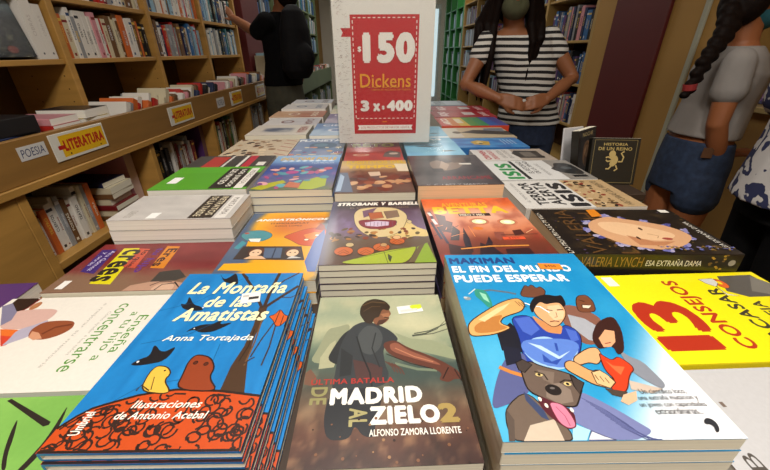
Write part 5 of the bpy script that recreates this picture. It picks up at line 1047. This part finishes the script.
def hand(mb, m, wrist, fwd, side, up, s=1.0, curl=.5):
    """palm, four unequal bent fingers and a thumb leaving the side of the palm"""
    w, f, d, u = Vector(wrist), Vector(fwd).normalized(), Vector(side).normalized(), Vector(up).normalized()
    for k in range(5):
        o = d*(k-2)*.013*s; limb(mb, m, [w+o*.6, w+f*.04*s+o*.9, w+f*.078*s+o], [.014*s, .0145*s, .0115*s], 10)
    for k, ln in enumerate((.058, .068, .063, .048)):
        b = w+f*.08*s+d*(k-1.5)*.0185*s; l1, l2, l3 = ln*.45*s, ln*.32*s, ln*.27*s
        p1 = b+(f*math.cos(curl*.5)-u*math.sin(curl*.5))*l1; p2 = p1+(f*math.cos(curl*1.3)-u*math.sin(curl*1.3))*l2; p3 = p2+(f*math.cos(curl*2)-u*math.sin(curl*2))*l3
        limb(mb, m, [b, p1, p2, p3], [.0086*s, .008*s, .0074*s, .0064*s], 8)
    t0 = w+f*.025*s-d*.026*s
    limb(mb, m, [t0, t0+(f*.7-d*.7-u*.2)*.032*s, t0+(f*.95-d*.45-u*.4)*.058*s], [.0115*s, .0095*s, .0078*s], 8)
def face(mb, m, c, fwd, s=1.0):
    """head with jaw, nose, lips, brow, ears"""
    c, f = Vector(c), Vector(fwd).normalized(); sd = f.cross(Vector((0, 0, 1))).normalized(); u = sd.cross(f)
    R = Matrix((sd, f, u)).transposed().to_euler()
    mb.ell(c+u*.02*s, (.073*s, .092*s, .098*s), m, 22, 14, R); mb.ell(c+f*.022*s-u*.045*s, (.054*s, .062*s, .066*s), m, 18, 12, R)
    limb(mb, m, [c+f*.088*s+u*.012*s, c+f*.104*s-u*.022*s], [.008*s, .013*s]); mb.ell(c+f*.078*s-u*.058*s, (.022*s, .012*s, .011*s), m, 12, 8, R)
    mb.ell(c+f*.072*s-u*.09*s, (.022*s, .018*s, .017*s), m, 12, 8, R)
    for q in (-1, 1):
        mb.ell(c+sd*q*.075*s-f*.004*s-u*.012*s, (.009*s, .02*s, .03*s), m, 12, 8, R); mb.ell(c+sd*q*.03*s+f*.076*s+u*.028*s, (.022*s, .012*s, .009*s), m, 12, 8, R)
    return sd, f, u, R
def eyes(c, fwd, parent, s=1.0):
    c, f = Vector(c), Vector(fwd).normalized(); sd = f.cross(Vector((0, 0, 1))).normalized(); u = sd.cross(f)
    for q in (-1, 1):
        p = c+sd*q*.031*s+f*.078*s+u*.008*s
        e = MB().ell(p, (.013*s, .013*s, .0105*s), mat('eye_white', '#d8d2c8', .3), 14, 8).ell(p+f*.0075*s, (.0068*s, .0068*s, .0068*s), mat('dark_iris', '#1c100a', .2), 12, 8).build('eye', parent, smooth=True)
def stripe_mat():
    m, nt, b = nmat('striped_jersey')
    tc = nt.nodes.new('ShaderNodeTexCoord'); sp = nt.nodes.new('ShaderNodeSeparateXYZ'); nt.links.new(tc.outputs['Object'], sp.inputs[0])
    n_ = nt.nodes.new('ShaderNodeTexNoise'); n_.inputs['Scale'].default_value = 5; nt.links.new(tc.outputs['Object'], n_.inputs['Vector'])
    ad = nt.nodes.new('ShaderNodeMath'); ad.operation = 'MULTIPLY_ADD'; ad.inputs[1].default_value = .018; nt.links.new(n_.outputs['Fac'], ad.inputs[0]); nt.links.new(sp.outputs['Z'], ad.inputs[2])
    dv = nt.nodes.new('ShaderNodeMath'); dv.operation = 'DIVIDE'; dv.inputs[1].default_value = .0295; nt.links.new(ad.outputs[0], dv.inputs[0])
    fr = nt.nodes.new('ShaderNodeMath'); fr.operation = 'FRACT'; nt.links.new(dv.outputs[0], fr.inputs[0])
    rp = nt.nodes.new('ShaderNodeValToRGB'); rp.color_ramp.interpolation = 'CONSTANT'
    rp.color_ramp.elements[0].color = (.012, .011, .012, 1); rp.color_ramp.elements[1].color = (.62, .6, .56, 1); rp.color_ramp.elements[1].position = .47
    nt.links.new(fr.outputs[0], rp.inputs['Fac']); nt.links.new(rp.outputs['Color'], b.inputs['Base Color']); b.inputs['Roughness'].default_value = .9
    return m
def pattern_mat():
    m, nt, b = nmat('printed_blouse')
    tc = nt.nodes.new('ShaderNodeTexCoord'); w = nt.nodes.new('ShaderNodeTexWave'); w.inputs['Scale'].default_value = 5; w.inputs['Distortion'].default_value = 14; w.inputs['Detail'].default_value = 3; w.inputs['Detail Scale'].default_value = 2.2
    nt.links.new(tc.outputs['Object'], w.inputs['Vector'])
    rp = nt.nodes.new('ShaderNodeValToRGB'); rp.color_ramp.elements[0].color = (.02, .025, .08, 1); rp.color_ramp.elements[1].color = (.55, .53, .52, 1)
    rp.color_ramp.elements[0].position = .32; rp.color_ramp.elements[1].position = .42
    nt.links.new(w.outputs['Fac'], rp.inputs['Fac']); nt.links.new(rp.outputs['Color'], b.inputs['Base Color']); b.inputs['Roughness'].default_value = .85
    return m
DENIM = mat('dark_denim', '#1a2740', .85, .25, 60)
def legs(mb, m, hip, a, gap, zk, zf, r=(.082, .058, .045), bend=0.0):
    c = Vector(hip); d = Vector((math.cos(a), math.sin(a), 0))
    for q in (-1, 1):
        limb(mb, m, [c+d*q*gap*.9, Vector((c.x, c.y, zk))+d*q*gap*.95+Vector((bend, 0, 0)), Vector((c.x, c.y, zf))+d*q*gap], r)
def shoes(parent, c, a, gap, fw, m):
    d = Vector((math.cos(a), math.sin(a), 0)); f = Vector(fw).normalized()
    for q in (-1, 1):
        p = Vector((c[0], c[1], 0))+d*q*gap
        fuse('shoe', lambda mb, mm: (mb.ell(p+f*.03+Vector((0, 0, .042)), (.045, .045, .04), mm, 14, 8), limb(mb, mm, [p+Vector((0, 0, .036)), p+f*.1+Vector((0, 0, .034)), p+f*.155+Vector((0, 0, .03))], [.036, .037, .028]), mb.ell(p+Vector((0, 0, .075)), (.042, .042, .03), mm, 14, 8)), m, parent, .008, 3)
WHITE_SHOE = mat('grey_canvas', '#6a6a6c', .8)
# --- woman in the striped shirt, hands clasped, at the right of the table
Yw = 2.0
HD = Vector((0.702,2.000,1.468)); cx, cy = .775, 2.03
w1 = thing('person', 'woman in black and white striped T-shirt with olive mask, hands clasped', 'person', (0, 0, 0))
fw = Vector((-.25, -1, -.18)); az = math.radians(-12)
SL, SR = Vector((0.591,2.020,1.261)), Vector((0.911,2.020,1.277)); NK = Vector((0.728,2.020,1.326))
EL, ER = Vector((0.489,1.960,1.066)), Vector((1.038,1.960,1.090)); WL, WR = Vector((0.627,1.830,1.007)), Vector((0.871,1.840,1.003))
tc_ = lambda px, y: px
T1, T2, T3, T4 = Vector((0.751,2.030,1.274)), Vector((0.801,2.030,1.164)), Vector((0.846,2.030,1.002)), Vector((0.874,2.030,0.881))
HIP = Vector((T4.x, T4.y, T4.z-.07))
def w1_body(mb, m):
    face(mb, m, HD, fw)
    limb(mb, m, [HD+Vector((0, .02, -.06)), NK+Vector((0, .02, -.02))], [.05, .052])
    loft(mb, m, [(NK+Vector((0, .02, -.01)), .06, .05, az), (T1, .16, .075, az), (T2, .145, .095, az), (T3, .12, .08, az), (T4, .135, .088, az), (HIP, .14, .092, az)])
    for S, E_, W in ((SL, EL, WL), (SR, ER, WR)): limb(mb, m, [S, S.lerp(E_, .5), E_, E_.lerp(W, .4), W], [.045, .04, .034, .034, .022])
    hand(mb, m, WL, Vector((0.740,1.790,0.983))-WL, (0, .3, 1), (-.3, -1, .2), .95, .5)
    hand(mb, m, WR, Vector((0.721,1.790,0.978))-WR, (0, .3, 1), (.1, -1, .2), .95, .6)
    legs(mb, m, HIP, az, .08, .48, .08, (.075, .05, .036))
b1 = fuse('body', w1_body, SKIN, w1, .0055, 3); b1['label'] = 'bare arms, face and clasped hands'
eyes(HD, fw, w1)
def w1_shirt(mb, m):
    loft(mb, m, [(NK+Vector((0, .02, -.045)), .085, .062, az), (T1+Vector((0, 0, .012)), .165, .086, az), (T2, .158, .112, az), (T3, .142, .1, az), (T4, .166, .114, az), (T4-Vector((0, 0, .025)), .17, .117, az)])
    for S, E_ in ((SL, EL), (SR, ER)): limb(mb, m, [S, S.lerp(E_, .34)], [.052, .053])
fuse('striped_shirt', w1_shirt, stripe_mat(), w1, .007, 3)
fuse('jeans', lambda mb, m: (loft(mb, m, [(HIP+Vector((0, 0, .09)), .15, .102, az), (HIP+Vector((0, 0, .03)), .157, .108, az), (HIP-Vector((0, 0, .06)), .155, .11, az)]), legs(mb, m, HIP-Vector((0, 0, .03)), az, .08, .48, .1, (.088, .064, .048))), DENIM, w1, .008, 3)
shoes(w1, HIP, az, .08, (-.2, -1, 0), WHITE_SHOE)
sd = fw.cross(Vector((0, 0, 1))).normalized(); up1 = sd.cross(fw.normalized())
def w1_mask(mb, m):
    f = fw.normalized(); R = Matrix((sd, f, up1)).transposed().to_euler()
    mb.ell(HD+f*.036-up1*.06, (.064, .078, .056), m, 18, 12, R); mb.ell(HD+f*.1-up1*.04, (.02, .014, .026), m, 12, 8, R)
fuse('face_mask', w1_mask, mat('olive_mask_cloth', '#4a4c34', .85), w1, .005, 3)
def w1_hair(mb, m):
    f = fw.normalized(); R = Matrix((sd, f, up1)).transposed().to_euler()
    mb.ell(HD-f*.02+up1*.045, (.088, .1, .09), m, 20, 12, R); mb.ell(HD-f*.06-up1*.03, (.086, .06, .12), m, 20, 12, R)
    rn = random.Random(3)
    for q, tops in ((-1, 12), (1, 14)):
        for k in range(tops):
            k2 = k*.8; a0 = HD+sd*q*(.07+.012*(k % 3))+f*(.035-.016*k2)+up1*(.03-.012*k2)
            a1 = HD+sd*q*(.088+(.024 if q < 0 else .036)*(k % 3))+f*(.03-.014*k2)-up1*.13
            end = rn.uniform(.26, .42)
            a2 = Vector((a1.x+q*rn.uniform(-.03, .02), a1.y-.04+.008*k2, HD.z-end)); a3 = a2+Vector((rn.uniform(-.015, .015), -.0, -.09))
            limb(mb, m, [a0, a1, a1.lerp(a2, .5)+Vector((0, -.03, 0)), a2, a3], [.02, .022, .019, .014, .004], 8)
fuse('hair', w1_hair, HAIR, w1, .006, 2)['label'] = 'long dark hair falling in front of both shoulders'
# --- man in black with a backpack, reaching to the left shelf
m1 = thing('person', 'man in black T-shirt with black backpack reaching up to the left shelf', 'person', (0, 0, 0))
MH = Vector((-0.669,3.300,1.627)); mf = Vector((-.75, .6, -.1)); ma = math.radians(42)
MS1, MS2 = Vector((-0.788,3.160,1.421)), Vector((-0.606,3.470,1.454)); ME, MW = Vector((-0.892,3.220,1.351)), Vector((-1.115,3.420,1.466))
MT = [Vector((-0.703,3.320,1.471)), Vector((-0.702,3.320,1.304)), Vector((-0.716,3.320,1.143)), Vector((-0.746,3.320,0.990))]
MHIP = Vector((MT[3].x, MT[3].y, .94))
def m1_body(mb, m):
    face(mb, m, MH, mf, 1.05); limb(mb, m, [MH+Vector((.01, -.01, -.07)), MT[0]+Vector((0, 0, .03))], [.058, .062])
    loft(mb, m, [(MT[0]+Vector((0, 0, .03)), .07, .06, ma), (MT[0]-Vector((0, 0, .02)), .18, .09, ma), (MT[1], .17, .12, ma), (MT[2], .15, .11, ma), (MT[3], .155, .11, ma), (MHIP, .16, .115, ma)])
    limb(mb, m, [MS1, MS1.lerp(ME, .5), ME, ME.lerp(MW, .4), MW], [.055, .047, .04, .04, .028]); hand(mb, m, MW, Vector((-1.171,3.480,1.527))-MW, (0, .6, .8), (.6, .6, .2), 1.05, .5)
    M2 = MS2+Vector((.02, .02, -.28)); M3 = M2+Vector((-.08, .1, -.22))
    limb(mb, m, [MS2, M2, M3], [.055, .042, .03]); hand(mb, m, M3, (-.2, .2, -1), (.5, .5, 0), (-.5, .5, 0), 1.05, .4)
    legs(mb, m, MHIP, ma, .09, .5, .09, (.085, .056, .042))
fuse('body', m1_body, SKIN, m1, .0065, 3)['label'] = 'bare forearm, neck and face'
eyes(MH, mf, m1, 1.05)
def m1_shirt(mb, m):
    loft(mb, m, [(MT[0]+Vector((0, 0, .025)), .085, .07, ma), (MT[0]-Vector((0, 0, .015)), .188, .1, ma), (MT[1], .185, .132, ma), (MT[2], .17, .125, ma), (MT[3], .172, .125, ma), (Vector((MHIP.x, MHIP.y, .965)), .172, .126, ma)])
    limb(mb, m, [MS1, MS1.lerp(ME, .8)], [.07, .066]); limb(mb, m, [MS2, MS2+Vector((.016, .016, -.2))], [.07, .064])
fuse('t_shirt', m1_shirt, BLACK, m1, .008, 3)
PANT = mat('dark_grey_cargo', '#454438', .9, .2, 12)
fuse('trousers', lambda mb, m: (loft(mb, m, [(Vector((MHIP.x, MHIP.y, .99)), .162, .116, ma), (Vector((MHIP.x, MHIP.y, .85)), .176, .13, ma), (Vector((MHIP.x, MHIP.y, .76)), .16, .12, ma)]), legs(mb, m, (MHIP.x, MHIP.y, .8), ma, .09, .5, .1, (.1, .082, .07))), PANT, m1, .008, 3)
shoes(m1, MHIP, ma, .09, (-.75, .6, 0), BLACK)
def m1_hair(mb, m):
    f = mf.normalized(); s_ = f.cross(Vector((0, 0, 1))).normalized(); u = s_.cross(f); R = Matrix((s_, f, u)).transposed().to_euler()
    mb.ell(MH-f*.014+u*.05, (.09, .106, .09), m, 20, 12, R); mb.ell(MH-f*.05-u*.02, (.09, .068, .1), m, 20, 12, R)
fuse('hair', m1_hair, HAIR, m1, .007, 2)
bk = Vector((.6, -.72, 0)).normalized(); BP = MT[1]+Vector((.13, -.03, -.08))
def m1_pack(mb, m):
    bx = Vector((-0.569,3.100,1.265)); loft(mb, m, [(bx+Vector((0, 0, .26)), .04, .03, ma), (bx+Vector((0, 0, .22)), .085, .06, ma), (bx+Vector((0, 0, .1)), .12, .09, ma), (bx-Vector((0, 0, .08)), .135, .105, ma), (bx-Vector((0, 0, .18)), .125, .1, ma), (bx-Vector((0, 0, .235)), .08, .06, ma)])
    mb.ell(bx+bk*.07-Vector((0, 0, .08)), (.1, .06, .1), m)
NYL = mat('black_nylon', '#0e0e12', .75, .2, 40, spec=.2)
bpo = fuse('backpack', m1_pack, NYL, None, .008, 3); tag(bpo, 'black backpack worn on the back of the man in black', 'backpack')
# --- girl in the grey T-shirt and denim shorts, braid down her back
g1 = thing('person', 'girl in grey T-shirt and denim shorts with a long braid, facing right', 'person', (0, 0, 0))
Yg = 1.45
GH = Vector((1.403,1.470,1.380)); gf = Vector((1, .15, -.25)); ga = math.radians(96)
GT = [Vector((1.419,1.470,1.248)), Vector((1.399,1.470,1.138)), Vector((1.398,1.470,1.020)), Vector((1.386,1.470,0.888)), Vector((1.392,1.470,0.789))]
GS = Vector((1.326,1.370,1.176)); GE = Vector((1.320,1.350,0.964)); GW = Vector((1.417,1.370,0.774)); GS2 = GS+Vector((.08, .2, 0))
GHIP = GT[4]
def g1_body(mb, m):
    face(mb, m, GH, gf, .97); limb(mb, m, [GH+Vector((-.02, 0, -.05)), GT[0]+Vector((-.02, 0, -.01))], [.05, .052])
    loft(mb, m, [(GT[0]+Vector((-.02, 0, -.01)), .055, .05, ga), (GT[0]+Vector((-.02, 0, -.05)), .1, .06, ga), (GT[1], .135, .072, ga), (GT[2], .115, .07, ga), (GT[3], .128, .084, ga), (GHIP, .138, .092, ga), (GHIP-Vector((0, 0, .08)), .13, .09, ga)])
    limb(mb, m, [GS, GS.lerp(GE, .5), GE, GE.lerp(GW, .4), GW], [.045, .04, .034, .034, .024]); hand(mb, m, GW, (.15, .05, -1), (1, .1, .1), (0, -1, 0), .92, .9)
    e2, w2 = GS2+Vector((.05, .03, -.26)), GS2+Vector((.22, -.03, -.38)); limb(mb, m, [GS2, e2, w2], [.045, .035, .024]); hand(mb, m, w2, (1, -.3, .2), (0, 1, 0), (0, 0, 1), .92, .5)
    legs(mb, m, GHIP-Vector((0, 0, .07)), ga, .075, .45, .09, (.085, .056, .04))
fuse('body', g1_body, SKIN2, g1, .0055, 3)['label'] = 'bare arms, legs and neck'
eyes(GH, gf, g1, .97)
def g1_shirt(mb, m):
    loft(mb, m, [(GT[0]+Vector((-.02, 0, -.02)), .08, .06, ga), (GT[0]+Vector((-.025, 0, -.06)), .125, .075, ga), (GT[1], .15, .086, ga), (GT[2], .135, .088, ga), (GT[3]+Vector((.0, 0, .01)), .145, .1, ga)])
    limb(mb, m, [GS, GS.lerp(GE, .45)], [.05, .056]); limb(mb, m, [GS2, GS2+Vector((.02, .01, -.12))], [.05, .054])
fuse('grey_t_shirt', g1_shirt, mat('grey_jersey', '#8d8884', .9, .08, 8), g1, .007, 3)
fuse('denim_shorts', lambda mb, m: (loft(mb, m, [(GT[3]+Vector((0, 0, -.005)), .138, .093, ga), (GT[4], .15, .108, ga), (GT[4]-Vector((0, 0, .08)), .152, .108, ga), (GT[4]-Vector((0, 0, .125)), .154, .104, ga)]), [limb(mb, m, [GHIP+Vector((0, q*.078, -.07)), GHIP+Vector((0, q*.08, -.14))], [.082, .086]) for q in (-1, 1)]), mat('worn_denim', '#25344e', .85, .3, 40), g1, .007, 3)
MB().box(-.018, .018, -.001, .001, -.02, .02, mat('brown_leather', '#5a3a22', .6), .0005).build('back_patch', g1, tuple(GT[3]+Vector((-.06, -.125, -.035))), (0, 0, math.radians(-20)))
shoes(g1, GHIP, ga, .075, (1, .1, 0), WHITE_SHOE)
gsd = gf.cross(Vector((0, 0, 1))).normalized(); gup = gsd.cross(gf.normalized())
def g1_mask(mb, m):
    f = gf.normalized(); R = Matrix((gsd, f, gup)).transposed().to_euler()
    mb.ell(GH+f*.03-gup*.046, (.062, .078, .05), m, 18, 12, R); mb.ell(GH+f*.098-gup*.04, (.02, .014, .026), m, 12, 8, R)
fuse('face_mask', g1_mask, mat('teal_mask_cloth', '#1f5e6c', .8), g1, .005, 3)
def g1_hair(mb, m):
    f = gf.normalized(); R = Matrix((gsd, f, gup)).transposed().to_euler()
    mb.ell(GH-f*.016+gup*.045, (.084, .1, .085), m, 20, 12, R); mb.ell(GH-f*.055-gup*.02, (.082, .06, .09), m, 20, 12, R)
    P0, P1, P2, P3 = GH-f*.09-gup*.03, Vector((1.271,1.410,1.272)), Vector((1.208,1.380,1.177)), Vector((1.173,1.370,1.067))
    for k in range(19):
        t = k/18; p = P0.lerp(P1, t*3) if t < .333 else P1.lerp(P2, (t-.333)*3) if t < .667 else P2.lerp(P3, (t-.667)*3)
        r = .038-.02*t; o = Vector((.012 if k % 2 else -.012, 0, 0))*(1-.5*t); mb.ell(p+o, (r, r*.9, r*.8), m, 12, 8)
fuse('hair', g1_hair, HAIR, g1, .006, 1)['label'] = 'dark hair in a long braid'
MB().tube([Vector((1.176,1.370,1.098))+Vector((-.001, 0, .006)), Vector((1.178,1.370,1.084))], [.022, .021], mat('red_hair_band', '#8a2626', .7), 12).build('hair_band', g1)
# --- person at the right edge of the frame
p1 = thing('person', 'person in navy and white patterned blouse and black trousers at right edge', 'person', (0, 0, 0))
pa = math.radians(80); PC = Vector((1.305, .96, 0)); PH = PC+Vector((.02, 0, 1.50)); pf = Vector((.3, 1, -.15))
def p1_body(mb, m):
    face(mb, m, PH, pf); limb(mb, m, [PH-Vector((0, 0, .06)), PC+Vector((0, 0, 1.36))], [.05, .055])
    loft(mb, m, [(PC+Vector((0, 0, 1.37)), .055, .05, pa), (PC+Vector((0, 0, 1.31)), .16, .08, pa), (PC+Vector((0, 0, 1.15)), .15, .1, pa), (PC+Vector((0, 0, .98)), .13, .09, pa), (PC+Vector((0, 0, .85)), .15, .1, pa)])
    for q in (-1, 1):
        s_ = PC+Vector((.03, q*.19, 1.29)); e_ = s_+Vector((.05, q*.03, -.28)); w_ = e_+Vector((.16, -q*.02, -.1)); limb(mb, m, [s_, e_, w_], [.046, .036, .025]); hand(mb, m, w_, (1, 0, -.2), (0, 1, 0), (0, 0, 1), .95, .5)
    legs(mb, m, PC+Vector((0, 0, .84)), pa, .08, .46, .09, (.085, .056, .04))
fuse('body', p1_body, SKIN2, p1, .006, 3)
eyes(PH, pf, p1)
def p1_bl(mb, m):
    loft(mb, m, [(PC+Vector((0, 0, 1.35)), .08, .06, pa), (PC+Vector((0, 0, 1.31)), .17, .09, pa), (PC+Vector((0, 0, 1.15)), .17, .125, pa), (PC+Vector((0, 0, .98)), .17, .14, pa), (PC+Vector((0, 0, .80)), .185, .165, pa)])
    for q in (-1, 1): limb(mb, m, [PC+Vector((.03, q*.19, 1.29)), PC+Vector((.06, q*.215, 1.08))], [.065, .07])
fuse('patterned_blouse', p1_bl, pattern_mat(), p1, .008, 3)
fuse('black_trousers', lambda mb, m: (loft(mb, m, [(PC+Vector((0, 0, .87)), .15, .11, pa), (PC+Vector((0, 0, .74)), .165, .125, pa)]), legs(mb, m, PC+Vector((0, 0, .78)), pa, .085, .46, .1, (.095, .072, .058))), BLACK, p1, .008, 3)
fuse('hair', lambda mb, m: (mb.ell(PH+Vector((0, -.02, .04)), (.09, .1, .09), m), mb.ell(PH+Vector((-.01, -.05, -.06)), (.09, .06, .13), m)), HAIR, p1, .007, 2)
shoes(p1, PC, pa, .085, (.3, 1, 0), BLACK)
# ------------------------------------------------------------------ the many books too far off to tell apart
o = BULK.build('distant_books'); tag(o, 'rows of small book spines filling the far bookcases on both sides', 'books', None, 'stuff')
